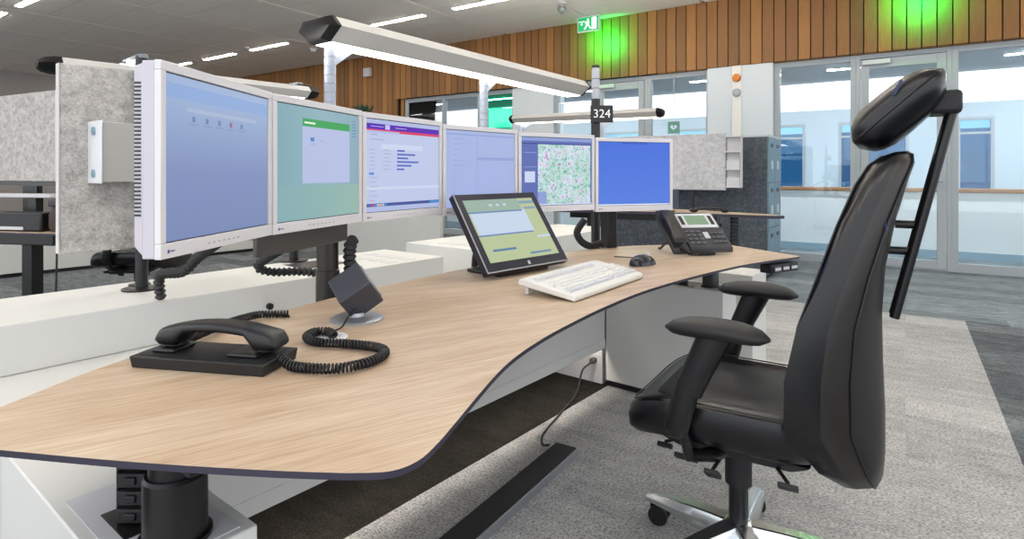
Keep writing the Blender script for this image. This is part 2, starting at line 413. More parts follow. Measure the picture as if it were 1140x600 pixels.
# exit signs
def exit_sign(loc, label, facing=BA):
    t = thing('exit_sign', label, 'sign', loc, facing)
    MB().b2(-.18, .18, -.02, .02, -.25, -.02).build('sign_box', WHITE, t, bevel=.004)
    s = MB(); g = [(-.165, -.235, .165, -.035, 0), (.06, -.22, .135, -.05, 1), (-.15, -.10, -.06, -.09, 1)]
    rects(s, g, -.0205)
    def poly(p): s.add([(x, -.0216, z) for x, z in p], [tuple(range(len(p)))], 1)
    poly([(-.02, -.075), (.0, -.055), (.02, -.075), (.0, -.095)])          # head
    poly([(-.05, -.10), (.02, -.10), (.01, -.16), (-.03, -.16)]); poly([(-.03, -.15), (.0, -.15), (-.05, -.215), (-.07, -.21)])
    poly([(0, -.15), (.02, -.16), (.05, -.21), (.03, -.215)]); poly([(-.13, -.13), (-.09, -.11), (-.09, -.15)])
    s.build('pictogram', [mat('sign_green_lit', '#0aa05a', .5, emit='#067a44', es=.9), mat('sign_white_lit', '#ffffff', .5, emit='#d8ffe8', es=.9)], t, smooth=0)
    m2 = MB(); m2.cyl((-.1, 0, -.02), (-.1, 0, 0), .006); m2.cyl((.1, 0, -.02), (.1, 0, 0), .006); m2.box((0, 0, -.004), (.3, .03, .008)); m2.build('bracket', GREYP, t)
    ld = bpy.data.lights.new('sign_glow', 'SPOT'); ld.energy = 80; ld.color = (.0, 1, .10); ld.shadow_soft_size = .08; ld.spot_size = R(150); ld.spot_blend = 1
    lo = bpy.data.objects.new('sign_glow', ld); COL.objects.link(lo); lo.parent = t; lo.location = (.12, .0, -.36); lo.rotation_euler = (R(90), 0, 0)
    return t
x, y = B(-3.88, 7.78); exit_sign((x, y, CZ), 'green emergency exit sign hanging from the ceiling before the timber wall')
x, y = B(.02, 7.80); exit_sign((x, y, CZ), 'green exit sign on the ceiling over the glass door behind the chair')
# dome camera, detector, loudspeaker, warning beacons
x, y = B(-3.9, 7.0)
t = thing('ceiling_camera', 'small grey dome camera on the ceiling beside the exit sign', 'camera', (x, y, CZ), BA)
MB().lathe([(.06, 0), (.06, -.03), (.025, -.035), (.02, -.06)]).build('mount', GREYP, t)
MB().lathe([(.02, -.05), (.055, -.065), (.068, -.10), (.055, -.135), (.02, -.155)]).build('camera_ball', mat('camera_grey', '#6d7472', .4), t)
x, y = B(-9.2, 7.0)
t = thing('smoke_detector', 'round white smoke detector on the ceiling left of the lamp post', 'detector', (x, y, CZ), BA)
MB().lathe([(.07, 0), (.07, -.02), (.05, -.035), (.045, -.06), (.01, -.065)]).build('detector_head', PLW, t); MB().lathe([(.09, .01), (.09, -.008)]).build('base_ring', GREYP, t)
x, y = B(-9.0, GN-.047)
t = thing('wall_loudspeaker', 'small white box speaker high on the timber slats', 'loudspeaker', (x, y, 3.06), BA)
MB().b2(-.09, .09, -.08, 0, 0, .17).build('cabinet', PLW, t, bevel=.01); MB().b2(-.075, .075, -.084, -.079, .015, .155).build('grille', GREYP, t)
x, y = B(-1.86, GN-.101)
t = thing('alarm_strip', 'vertical white cable trunking on the white pillar carrying a beacon and a sounder', 'alarm', (x, y, 1.0), BA)
MB().b2(-.06, .06, -.025, 0, 0, 1.54).build('trunking', CREAM, t, bevel=.003)
def dome(z, mt, nm):
    d = MB(); d.T = Matrix.Translation((0, -.025, z)) @ Matrix.Rotation(R(90), 4, 'X'); d.lathe([(.055, 0), (.055, .02), (.045, .05), (.02, .065)]); return d.build(nm, mt, t)
part_label(dome(1.375, mat('amber', '#c8741c', .3), 'beacon'), 'round amber beacon'); part_label(dome(1.18, mat('sounder_grey', '#9fa3a8', .4), 'sounder'), 'round grey sounder')
# green sign with a heart, hung in the gallery
x, y = B(-3.55, 10.6)
t = thing('heart_sign', 'green square sign with a white heart seen through the glass beside the pillar', 'sign', (x, y, 1.845), BA)
MB().b2(-.11, .11, 0, .012, 0, .22).build('sign_plate', mat('sign_green', '#0a7350', .5), t)
hp = [(.0, .055)]+[(.062*(16*math.sin(q)**3)/16, .115+.055*(13*math.cos(q)-5*math.cos(2*q)-2*math.cos(3*q)-math.cos(4*q))/17) for q in [2*math.pi*i/28+math.pi for i in range(1, 28)]]
hm = MB(); hm.add([(p[0], -.002, p[1]) for p in hp], [tuple(range(len(hp)))], 0); hm.add([(p[0], -.003, p[1]) for p in [(.0, .15), (-.022, .11), (0, .115), (-.008, .075), (.022, .12), (.004, .118), (.014, .15)]], [tuple(range(7))], 1)
hm.build('heart', [PLW, mat('sign_green', '')], t, smooth=0)
MB().b2(-.008, .008, .002, .010, .22, 1.085).build('hanger', GREYP, t)

# ================================================================ the white console the desks stand on
DZ = .704; LZ = .566
def cbox(m, w0, w1, n0, n1, z0, z1, k=0): return m.b2(w0, w1, n0, n1, z0, z1, k)
t = thing('low_plinth', 'low white plinth with two arms under the curved oak desk', 'plinth', (0, 0, 0), CA)
m_ = MB(); m_.b2(-2.47, -1.51, .28, 2.30, LZ-.02, LZ); m_.build('plinth_top', WHITE, t, bevel=.002)
m_ = MB(); m_.b2(-1.53, -1.51, .468, 2.695, .23, LZ-.021); m_.build('front_panel', WHITE, t, bevel=.002)
MB().b2(-1.5098, -1.5068, .468, 2.695, .198, .245).build('strip_shield', WHITE, t, smooth=0)  # added lip that keeps the glowing strip out of sight
part_label(MB().b2(-1.528, -1.513, .50, 2.66, .225, .2295).build('added_under_light', mat('added_under_lit', '#ffffff', .5, emit='#fff4e6', es=30), t, smooth=0), 'slim light strip added under the front panel to brighten the carpet')  # guessed light source, added to brighten the carpet along the panel
m_ = MB(); m_.b2(-2.02, -1.535, .47, 2.69, .23, .25); m_.build('bottom_panel', WHITE, t)
m_ = MB(); m_.b2(-1.508, -.87, .28, .466, 0.0, LZ); part_label(m_.build('arm', WHITE, t, bevel=.003), 'white arm nearest the camera')
m_ = MB(); m_.b2(-1.508, -.90, 2.70, 2.89, 0.03, LZ); part_label(m_.build('arm', WHITE, t, bevel=.003), 'white arm by the chair')
m_ = MB(); m_.b2(-1.508, -.91, 2.71, 2.88, 0.0, .03); m_.build('toe_kick', BLKM, t)
for n0 in (2.71, .29): m_ = MB(); m_.b2(-2.02, -1.535, n0, n0+.17, 0.0, LZ-.021); m_.build('end_wall', GREYP, t)
m_ = MB(); m_.b2(-1.18, -.885, .300, .446, LZ, LZ+.0012); m_.build('cover_plate', GREYP, t)
m_ = MB(); m_.b2(-1.085, -.985, .322, .388, LZ+.0012, LZ+.003); m_.build('cable_hatch', BLKM, t)
m_ = MB(); m_.b2(-1.19, -1.05, 2.73, 2.86, LZ, LZ+.002); m_.build('cable_hatch', BLKM, t)
m_ = MB(); m_.b2(-2.03, -1.515, 2.31, 2.88, LZ-.02, LZ); m_.build('plinth_top', WHITE, t, bevel=.002)

t = thing('console_deck', 'long white console box behind the desk with a small black lock', 'console', (0, 0, 0), CA)
m_ = MB(); m_.b2(-2.47, -2.03, -.1, 2.03, LZ+.001, DZ); m_.b2(-2.46, -2.06, -.1, 2.03, 0, LZ-.022); m_.build('body', WHITE, t, bevel=.003)
m_ = MB(); lk = (-2.03, 1.13, .622); m_.cyl(lk, (lk[0]+.012, lk[1], lk[2]), .012); m_.box((lk[0]+.014, lk[1], lk[2]), (.006, .003, .014)); m_.build('lock', BLK, t)
m_ = MB()
for k in range(4): m_.b2(-2.40+.09*k, -2.34+.09*k, 1.83, 1.89, DZ, DZ+.0012); m_.b2(-2.40+.09*k, -2.34+.09*k, 1.72, 1.78, DZ, DZ+.0012)
m_.build('cover_plates', GREYP, t, smooth=0)
m_ = MB(); m_.b2(-2.40, -2.22, 1.40, 1.62, DZ, DZ+.001); m_.build('cable_hatch', GRAPH, t, smooth=0)
t = thing('console_deck', 'white console box standing behind the tilted touch screen', 'console', (0, 0, 0), CA)
m_ = MB(); m_.b2(-2.62, -2.10, 2.31, 3.9, .2, DZ); m_.b2(-2.58, -2.14, 2.34, 3.9, 0, .2); m_.build('body', WHITE, t, bevel=.003)
m_ = MB()
for k in range(3): m_.b2(-2.45+.1*k, -2.38+.1*k, 2.40, 2.47, DZ, DZ+.0012)
m_.build('cover_plates', GREYP, t, smooth=0)
# grey panel farther back between the two boxes
t = thing('low_partition', 'plain grey partition standing behind the white console boxes', 'partition', (-.56, 4.55, 0), BA)
MB().b2(-1.3, 0, 0, .04, .03, .95).build('panel', mat('partition_grey', '#b9bab7', .7), t, bevel=.004)
for q in (-1.2, -.1): MB().b2(q-.03, q+.03, -.15, .19, 0, .03).build('foot', GREYP, t)
t = thing('white_plinth', 'white plinth of the next desk, just beyond the right desk arm', 'plinth', (0, 0, 0), CA)
MB().b2(-1.9, -.86, 3.02, 3.26, .03, .60).build('body', WHITE, t, bevel=.003); MB().b2(-1.89, -.87, 3.03, 3.25, 0, .03).build('toe_kick', BLKM, t)

# ---------------------------------------------------------------- the oak desk
def bez(ctrl, n): return curve_pts([(p[0], p[1], 0) for p in ctrl], n)
front = [(-.80, .783), (-.662, .757), (-.468, .7255), (-.30, .706), (-.20, .699)]
corner = [(-.20, .699), (-.148, .703), (-.118, .728), (-.100, .772), (-.084, .83)]
bow = [(-.084, .83), (-.0166, 1.078), (.055, 1.245), (.153, 1.418), (.270, 1.60), (.419, 1.80), (.63, 2.03), (.874, 2.26), (1.06, 2.40), (1.225, 2.506)]
tip = [(1.225, 2.506), (1.243, 2.524), (1.243, 2.545)]
right = [(1.243, 2.545), (1.085, 2.955)]
back = [(1.085, 2.955), (.75, 2.93), (.49, 2.84), (.10, 2.52), (-.284, 2.05), (-.56, 1.60), (-.741, 1.147), (-.785, .90), (-.80, .783)]
pts = []
for ctrl in (front, corner, bow, tip):
    pts += bez(ctrl, 8)[:-1]
pts += [Vector((p[0], p[1], 0)) for p in right[:1]]+bez(back, 6)[:-1]
t = thing('curved_desk', 'large curved light oak desk with dark edge on lifting columns', 'desk')
MB().prism(pts, .7425, .7505, 1).prism(pts, .7505, .7512, 0, 1).build('desktop', [OAK, OAKE], t, smooth=0)
m_ = MB(); m_.T = Matrix.Rotation(CA, 4, 'Z')
m_.b2(-.97, -.90, .34, .41, .700, .742); m_.b2(-1.19, -.80, .335, .415, .712, .742); m_.b2(-1.22, -.86, 2.75, 2.83, .712, .742)
m_.b2(-1.19, -1.13, .41, 2.76, .700, .742)
m_.build('under_frame', BLKM, t, bevel=.003)
def column(cw, cn, r):
    c = C(cw, cn)
    return MB().lathe([(r*1.22, LZ+.0015), (r*1.22, LZ+.008), (r*1.06, LZ+.009), (r*1.06, LZ+.095), (r*.98, LZ+.10), (r*.88, LZ+.10), (r*.88, .712)], (c[0], c[1], 0), 32).build('lift_column', BLKM, t, smooth=30)
column(-.935, .373, .041); column(-.99, 2.79, .036)
def chain(cw, cn):
    for k in range(6):
        m_ = MB(); m_.T = Matrix.Translation(C(cw, cn)+(LZ+.004+k*.0275,)) @ Matrix.Rotation(CA+R(40), 4, 'Z')
        m_.b2(-.022, .022, -.018, .018, 0, .022); m_.b2(-.026, -.022, -.012, .012, .002, .027); m_.b2(.022, .026, -.012, .012, .002, .027)
        m_.box((0, -.0185, .011), (.018, .006, .012)); m_.build('chain_link', BLK2, t, bevel=.002)
chain(-1.03, .355); chain(-1.13, 2.79)
# socket block under the tip
d = Vector((1.225-1.06, 2.506-2.40, 0)).normalized(); ang = math.atan2(d.y, d.x)
t = thing('socket_block', 'black under-desk control and socket block at the right tip of the desk', 'socket', (1.135, 2.475, .695), ang)
MB().b2(-.095, .095, -.025, .03, 0, .0355).build('body', BLK, t, bevel=.004)
for k in range(3):
    m_ = MB(); m_.b2(-.085+.058*k, -.033+.058*k, -.031, -.0245, .006, .030); o = m_.build('socket', GRAPH, t, bevel=.002)
    MB().b2(-.079+.058*k, -.039+.058*k, -.0325, -.0305, .012, .024).build('face_plate', GREYP, o, bevel=.001)

# ---------------------------------------------------------------- foot strip on the floor with its cable
c0 = Vector((-.36, 1.42, 0)); c1 = Vector((.217, 2.325, 0)); dv = (c1-c0); ln = dv.length
t = thing('foot_pedal_bar', 'long flat black foot bar with a silver side lying on the carpet', 'foot bar', tuple((c0+c1)/2), math.atan2(dv.y, dv.x))
MB().b2(-ln/2, ln/2, -.046, .046, .002, .030).build('top_plate', mat('ribbed_black', '#17181a', .65), t, bevel=.003)
MB().b2(-ln/2, ln/2, -.054, -.047, 0, .028).build('side_rail', ALUM, t, bevel=.001)
pl = C(-1.575, 2.709)
m_ = MB(); m_.tube(curve_pts([(.15, 2.345, .02), (.125, 2.38, .006), (.135, 2.48, .006), (.22, 2.68, .006), (.30, 2.86, .006), (.335, 2.95, .03), (.36, 2.99, .10), (.40, 3.02, .125), (pl[0]-.02, pl[1]-.05, .122)], 8), .0045, 6)
cb = tag(m_.build('pedal_cable', RUB), 'thin black cable from the foot bar up to a plug', 'cable')
t = thing('cable_plug', 'small plug low on the white desk arm where the pedal cable ends', 'plug', (pl[0], pl[1], .10), CA)
MB().b2(-.03, .03, -.006, -.001, 0, .045).build('socket_plate', GREYP, t); MB().b2(-.012, .014, -.045, -.006, .008, .034).build('plug', mat('plug_bronze', '#4a443a', .5), t, bevel=.004)

# ---------------------------------------------------------------- six desktop monitors on a curved rail
def emi(name, c, es=1.0):
    m = mat('scr_'+name, '#040404', .35, 0, .12, emit=c, es=es); return m
def emigrad(name, c0, c1, c2=None, axis='Z', z0=0, z1=.3):
    m = emi(name, c0); 
    if m.node_tree.nodes.get('Separate XYZ'): return m
    N, L, b = nt(m); tc = N.new('ShaderNodeTexCoord'); sp = N.new('ShaderNodeSeparateXYZ'); L.new(tc.outputs['Object'], sp.inputs[0])
    v = sp.outputs[axis]; mr = N.new('ShaderNodeMapRange'); L.new(v, mr.inputs[0]); mr.inputs[1].default_value = z0; mr.inputs[2].default_value = z1
    st = [(0, c0), (1, c1)] if c2 is None else [(0, c0), (.5, c1), (1, c2)]
    L.new(ramp(N, L, mr.outputs[0], st), b.inputs['Emission Color']); return m
chain_p = [(-.59, .978), (-.5685, 1.387), (-.4555, 1.781), (-.2536, 2.138), (.026, 2.438), (.3774, 2.649), (.767, 2.776)]
tops = [1.302, 1.301, 1.299, 1.291, 1.283, 1.273]
MW, MH, MD = .404, .338, .048
sx0, sx1, sz0, sz1 = -.1875, .1875, .026, .321
def U(u, v): return (sx0+.002+(sx1-sx0-.004)*u, sz0+.002+(sz1-sz0-.004)*v)
def UR(u0, v0, u1, v1, m): return U(u0, v0)+U(u1, v1)+(m,)
SCR = []
# 1 blue desktop with a row of icons
SCR.append(([emigrad('blue_a', '#7a8ab4', '#8493bd', '#a0b4d6'), emi('band', '#8fabd8'), emi('bar', '#a9b8d2'), emi('ico', '#7088b4'), emi('icor', '#9a6a90'), emi('icot', '#8496be')],
  [UR(0, .86, 1, .95, 1), UR(.17, .79, .86, .815, 2)]+[UR(.21+.115*k, .73, .235+.115*k, .765, 4 if k == 3 else 3) for k in range(5)]+[UR(.18+.115*k, .71, .26+.115*k, .717, 5) for k in range(5)]))
# 2 teal desktop with green-headed window
SCR.append(([emigrad('teal', '#85aab4', '#92b4be', '#8eacb8', 'X', sx0, sx1), emi('win', '#b6c0e2'), emi('grn', '#46a45c'), emi('ico2', '#4f86c6'), emi('txt2', '#9aa8cc'), emi('wt', '#e8f4ea'), emigrad('sweep', '#88aeb4', '#96b8ac', None, 'X', sx0, sx1)],
  [UR(0, 0, 1, .30, 6), UR(.27, .32, .87, .90, 1), UR(.27, .83, .87, .90, 2), UR(.29, .855, .42, .872, 5), UR(.36, .70, .405, .735, 3), UR(.35, .67, .415, .677, 4), UR(.48, .705, .52, .712, 4)]+[UR(.90, .78+.03*k, .96, .788+.03*k, 3) for k in range(6)]))
# 3 page with purple and red header
ui3 = [UR(0, .955, 1, 1, 1), UR(0, .895, 1, .955, 2), UR(0, .865, 1, .895, 3), UR(0, .855, .42, .88, 1), UR(.23, .90, .29, .95, 4), UR(0, .055, 1, .09, 5), UR(0, 0, 1, .055, 1), UR(.18, .68, .75, .74, 6), UR(.0, .24, 1, .27, 6), UR(.03, .40, .09, .425, 7)]
for k in range(6): ui3 += [UR(.04, .46+.042*k, .10, .466+.042*k, 8), UR(.20, .46+.042*k, .30-.02*(k % 2), .466+.042*k, 8), UR(.38, .452+.042*k, .48+.05*((k*7) % 5), .472+.042*k, 9)]
for k in range(6): ui3.append(UR(.03, .12+.05*k, .10+.03*(k % 2), .126+.05*k, 8))
for k, c in enumerate((9, 3, 7, 4, 10, 4, 7)): ui3.append(UR(.02+.032*k, .06, .045+.032*k, .085, c))
ui3 += [UR(.84, .06, .99, .085, 7), UR(.04, .78, .2, .787, 8), UR(.04, .83, .12, .838, 8), UR(.04, .92, .2, .926, 4), UR(.35, .92, .5, .926, 4)]
SCR.append(([emi('page', '#bfc9e8'), emi('page2', '#b2bde2'), emi('pur', '#5a2fb4'), emi('red', '#d8446c'), emi('lav', '#c8c4f2'), emi('task', '#4a5a98'), emi('pale', '#cdd6ee'), emi('blu', '#4f8fd8'), emi('txt', '#98a2c0'), emi('txtb', '#5a6cc0'), emi('yel', '#d6cf6a')], ui3))
# 4 pale blue form
ui4 = [UR(0, .94, 1, .96, 2), UR(.0, .0, .06, .93, 3), UR(.42, .62, .99, .66, 2), UR(.42, .0, .425, .93, 2)]
for k in range(12): ui4.append(UR(.09, .12+.07*k, .14+.04*((k*5) % 4), .128+.07*k, 2))
ui4 += [UR(.2, .80, .36, .86, 3), UR(.2, .68, .36, .74, 3), UR(.46, .30, .9, .55, 3), UR(.12, .1, .38, .5, 3)]
SCR.append(([emigrad('form', '#a3b1de', '#a9b8e2'), emi('f1', '#c2cdf0'), emi('f2', '#94a5d8'), emi('f3', '#a6b5e2')], ui4))
# 5 map
mp_ = emi('map', '#b8d8cc'); N, L, b = nt(mp_); v = mapped(N, L); f = noise(N, L, v, 42, 6, .8); f2 = noise(N, L, v, 9, 3, .6)
ca = ramp(N, L, f, [(.34, '#3f8a78'), (.46, '#a8c8c4'), (.53, '#d8dce4'), (.62, '#a878a8')]); cb_ = ramp(N, L, f2, [(.40, '#7cc8a0'), (.58, '#e2e0f0')])
L.new(mixc(N, L, .45, ca, cb_, 'MULTIPLY'), b.inputs['Emission Color']); b.inputs['Emission Strength'].default_value = 1.35
SCR.append(([emi('m0', '#6270b4'), mp_, emi('m2', '#8fa0d4'), emi('m3', '#3d4a90'), emi('m4', '#ccd8f2')],
  [UR(0, .95, 1, 1, 2), UR(.22, .02, .985, .90, 1), UR(0, .90, 1, .915, 3), UR(.04, .34, .18, .50, 4), UR(.03, .56, .2, .57, 2), UR(.03, .77, .2, .78, 2), UR(.22, .02, .34, .2, 2), UR(0, 0, 1, .02, 4)]))
# 6 plain royal blue
SCR.append(([emigrad('roy', '#5b82e0', '#4d74dc'), emi('r1', '#2f55bd'), emi('r2', '#e4ecfa')], [UR(.33, .975, .68, .99, 1), UR(0, 0, 1, .018, 2)]))
mlab = ['white monitor nearest the camera, showing a blue desktop with small icons', 'white monitor showing a teal desktop and a green-headed window',
        'white monitor showing a page with a purple and red header', 'white monitor showing a pale blue form, behind the touch screen',
        'white monitor showing a speckled green and pink map', 'white monitor farthest right, showing a plain royal blue screen']
MON = []
for i in range(6):
    p, q = chain_p[i], chain_p[i+1]; an = math.atan2(q[1]-p[1], q[0]-p[0])
    t = thing('monitor', mlab[i], 'monitor', ((p[0]+q[0])/2, (p[1]+q[1])/2, tops[i]-MH), an, 'monitors on the curved rail'); MON.append(t)
    hw = MW/2
    m_ = MB(); m_.b2(-hw, hw, 0, .012, 0, sz0); m_.b2(-hw, hw, 0, .012, sz1, MH); m_.b2(-hw, sx0, 0, .012, sz0, sz1); m_.b2(sx1, hw, 0, .012, sz0, sz1)
    m_.build('bezel', PLW, t, bevel=.0015)
    m_ = MB(); m_.b2(-hw+.001, hw-.001, .012, .034, .001, MH-.001)
    m_.loft([[(-hw+.004, y0, z0), (hw-.004, y0, z0), (hw-.004, y0, z1), (-hw+.004, y0, z1)] for y0, z0, z1 in ((.034, .004, MH-.004), (.050, .022, MH-.010))])
    m_.loft([[(-x0, y0, z0), (x0, y0, z0), (x0, y0, z1), (-x0, y0, z1)] for x0, y0, z0, z1 in ((.15, .050, .06, .30), (.11, .072, .09, .26))])
    m_.build('housing', mat('monitor_back_white', '#bfbcc6', .45), t, bevel=.002)
    m_ = MB()
    for s in (-1, 1):
        for k in range(34): m_.box((s*(hw-.0042), .043, .075+.0068*k), (.003, .011, .0032))
    o = m_.build('vent_slots', GRAPH, t, smooth=0); o['kind'] = 'stuff'
    ms, rs = SCR[i]; MB().add([(sx0, .0055, sz0), (sx1, .0055, sz0), (sx1, .0055, sz1), (sx0, .0055, sz1)], [(0, 1, 2, 3)]).build('screen_gasket', RUB, t, smooth=0)
    s_ = MB(); s_.add([(sx0+.002, .004, sz0+.002), (sx1-.002, .004, sz0+.002), (sx1-.002, .004, sz1-.002), (sx0+.002, .004, sz1-.002)], [(0, 1, 2, 3)], 0)
    rects(s_, rs, .004, step=.0001); s_.build('screen', ms, t, smooth=0)
    m_ = MB()
    for k in range(7): m_.box((-.06+.018*k, -.0003, .012), (.008, .001, .003))
    m_.build('buttons', mat('button_grey', '#b4b1b8', .5), t, smooth=0)
    MB().box((-hw+.020, -.0003, .012), (.005, .001, .006)).box((-hw+.031, -.0003, .012), (.011, .0008, .0025)).build('maker_badge', mat('badge_blue', '#4a4a90', .5), t, smooth=0)
    m_ = MB(); m_.cyl((0, .07, .17), (0, .115, .17), .02); m_.box((0, .119, .12), (.05, .012, .20)); m_.build('mount', BLKM, t)
# rail
rail_z0, rail_z1 = .905, .945
t = thing('monitor_rail', 'dark curved rail on columns carrying the six white monitors', 'monitor stand')
for i in range(1, 6):
    p, q = Vector(chain_p[i]+(0,)), Vector(chain_p[i+1]+(0,)); dr = (q-p).normalized(); nl = Vector((-dr.y, dr.x, 0)); c_ = (p+q)/2+nl*.148
    m_ = MB(); zb = tops[i]-MH
    m_.box((0, 0, zb+.06), (.425 if i < 5 else .33, .04, .05)); 
    m_.build('rail_segment', RAILM, t, tuple(c_), math.atan2(dr.y, dr.x), bevel=.003)
m_ = MB(); p, q = Vector(chain_p[1]+(0,)), Vector(chain_p[2]+(0,)); dr = (q-p).normalized(); c_ = (p+q)/2+Vector((-dr.y, dr.x, 0))*.055
m_.box((0, 0, tops[1]-MH-.03), (.40, .012, .056)); m_.box((0, .05, tops[1]-MH-.01), (.38, .09, .012)); m_.build('front_plate', RAILM, t, tuple(c_), math.atan2(dr.y, dr.x), bevel=.002)
cx, cy = -.592, 1.875
m_ = MB(); m_.lathe([(.055, LZ), (.055, LZ+.008), (.037, LZ+.009), (.037, .80), (.034, .802), (.034, 1.0)], (cx, cy, 0), 28); m_.build('column', mat('dark_steel', '#3b3936', .35, .6), t, smooth=30)
m_ = MB(); m_.T = Matrix.Translation((.47, 2.84, 0)) @ Matrix.Rotation(R(30), 4, 'Z'); m_.b2(-.028, .028, -.03, .03, LZ, .98); m_.b2(-.033, .033, -.035, .035, LZ, .72); m_.b2(-.06, .06, -.06, .06, LZ, LZ+.008)
m_.build('column', BLKM, t, bevel=.004)

# ---------------------------------------------------------------- cable hoses
def hose(ctrl, r, label, name='cable_hose', pitch=.010, depth=.28):
    m_ = MB(); ribbed(m_, ctrl, r, pitch, depth, 10); return tag(m_.build(name, BLK2, smooth=15), label, 'cable hose', 'black ribbed cable hoses')
hose([(-.80, 1.62, .93), (-.937, 1.75, .862), (-1.0, 1.78, .812), (-1.085, 1.82, .797), (-1.112, 1.84, .775), (-1.118, 1.86, DZ+.006)], .017, 'ribbed hose curling onto the deck under the nearest monitor', pitch=.017, depth=.38)
hose([(-.66, 1.84, .93), (-.774, 1.95, .855), (-.846, 2.0, .815), (-.879, 2.02, .785), (-.843, 2.05, .764), (-.757, 2.07, .762), (-.70, 2.10, .75), (-.66, 2.14, .715)], .017, 'ribbed hose looping left of the monitor column', pitch=.017, depth=.38)
hose([(-.507, 1.86, .905), (-.524, 1.885, .862), (-.533, 1.92, .78), (-.55, 1.95, .70), (-.57, 1.97, LZ+.012)], .022, 'jointed cable chain hanging down right of the monitor column', pitch=.022, depth=.4)
hose([(.345, 2.775, .89), (.315, 2.765, .85), (.309, 2.765, .82), (.334, 2.78, .782), (.379, 2.80, .762), (.434, 2.79, .78)], .018, 'smooth black hose looping under the monitor with the map', pitch=.008, depth=.1)

# ---------------------------------------------------------------- handset on its tray
t = thing('phone_tray', 'flat black tray under the handset at the left of the desk', 'tray', (-.560, 1.103, .7514), R(-11))
m_ = MB(); m_.loft([[(-x, -y, z), (x, -y, z), (x, y, z), (-x, y, z)] for x, y, z in ((.135, .052, 0), (.138, .055, .022))]); m_.build('base', BLK2, t, bevel=.002)
m_ = MB(); m_.b2(-.125, .125, -.043, .043, .0221, .0228); m_.build('recess', mat('tray_black', '#121214', .6), t, smooth=0)
for x0, w_ in ((-.115, .05), (.045, .06)): MB().b2(x0, x0+w_, -.03, .03, .0228, .0300).build('cradle_pad', BLK, t, bevel=.003)
def handset(label, loc, rot, L_=.235, hgt=.05, mt=None):
    t = thing('handset', label, 'handset', loc); t.rotation_euler = rot
    secs = []
    for i in range(25):
        u = i/24; x = (u-.5)*L_; e = abs(2*u-1); q_ = min(1, max(0, (e-.50)/.17)); q_ = q_*q_*(3-2*q_)
        zt = hgt*(.66+.34*(1-e*e)); zb = (zt-.019)*(1-q_)+.002*q_; w = .027+.003*q_
        if e > .9: k_ = (e-.9)/.1; zt -= .012*k_*k_; zb += .006*k_*k_; w *= 1-.22*k_*k_
        secs.append([(x, w*math.copysign(abs(math.cos(a_))**.6, math.cos(a_)), (zt+zb)/2+(zt-zb)/2*math.copysign(abs(math.sin(a_))**.7, math.sin(a_))) for a_ in [2*math.pi*k/16 for k in range(16)]])
    MB().loft(secs).build('grip', mt or BLK, t, smooth=50)
    for s in (-1, 1):
        m_ = MB(); m_.lathe([(.019, 0), (.021, .002), (.021, .008), (.017, .012)], (s*L_*.39, 0, .0)); m_.build(('mouthpiece', 'earpiece')[s > 0], mt or BLK, t)
    return t
handset('curved black telephone handset lying on the black tray', (-.548, 1.103, .7822), (0, 0, R(-11)), .25, .050)
m_ = MB(); coil(m_, [(-.425, 1.073, .772), (-.40, 1.055, .763), (-.36, 1.042, .7625), (-.305, 1.043, .7625), (-.262, 1.078, .7625), (-.246, 1.13, .7625), (-.272, 1.168, .7625), (-.345, 1.193, .7625), (-.402, 1.203, .7625), (-.436, 1.24, .7625), (-.432, 1.28, .7625), (-.405, 1.285, .762), (-.385, 1.262, .760)], .0075, .0026, .0072)
tag(m_.build('coiled_cord', RUB), 'black coiled handset cord looping over the desk to the grommet', 'cord')
m_ = MB(); coil(m_, [(-.665, 1.168, .770), (-.668, 1.25, .766), (-.655, 1.36, .764), (-.625, 1.425, .764), (-.59, 1.445, .762), (-.555, 1.455, .760)], .0075, .0026, .0072)
tag(m_.build('coiled_cord', RUB), 'black coiled cord running behind the handset along the desk back edge', 'cord')
t = thing('cable_grommet', 'round white cable grommet in the desktop beside the coiled cord', 'grommet', (-.403, 1.272, .7513))
MB().lathe([(.044, 0), (.044, .002), (.040, .0035), (.030, .0035), (.030, .001)]).build('ring', PLW, t); MB().lathe([(.0295, 0), (.0295, .0008)]).build('opening', BLK, t)
# cube on a metal disc
t = thing('desk_microphone', 'dark grey cube tilted on a round metal foot, beside the grommet', 'microphone', (-.381, 1.433, .7513))
MB().lathe([(.064, 0), (.064, .004), (.058, .008), (.020, .010), (.018, .018)], seg=40).build('foot', ALUM, t)
va = Vector((.80, .25, .55)).normalized(); vb = Vector((.30, -.72, -.625)); vb = (vb-va*vb.dot(va)).normalized(); vc = va.cross(vb)
rm = Matrix((va, vb, vc)).transposed(); cc = Vector((-.004, .006, .068))
MB().box(cc, (.084, .084, .084), 0, rm).build('cube', mat('cube_grey', '#3a3a42', .5), t, bevel=.003)
MB().box(cc+va*.0435, (.004, .066, .066), 0, rm).build('front_grille', mat('cube_light', '#9a9aa0', .45), t, bevel=.002)
m_ = MB(); m_.cyl(cc+va*.036-vb*.03, cc+va*.036-vb*.056, .008); m_.build('knob', RUB, t)
m_ = MB(); m_.lathe([(.009, .008), (.009, .03)]); m_.build('stem', BLKM, t)
m_ = MB(); m_.tube(curve_pts([(.004, -.02, .035), (-.005, -.06, .02), (-.01, -.10, .006), (-.03, -.145, .006)], 6), .002, 6); m_.build('cord', RUB, t)

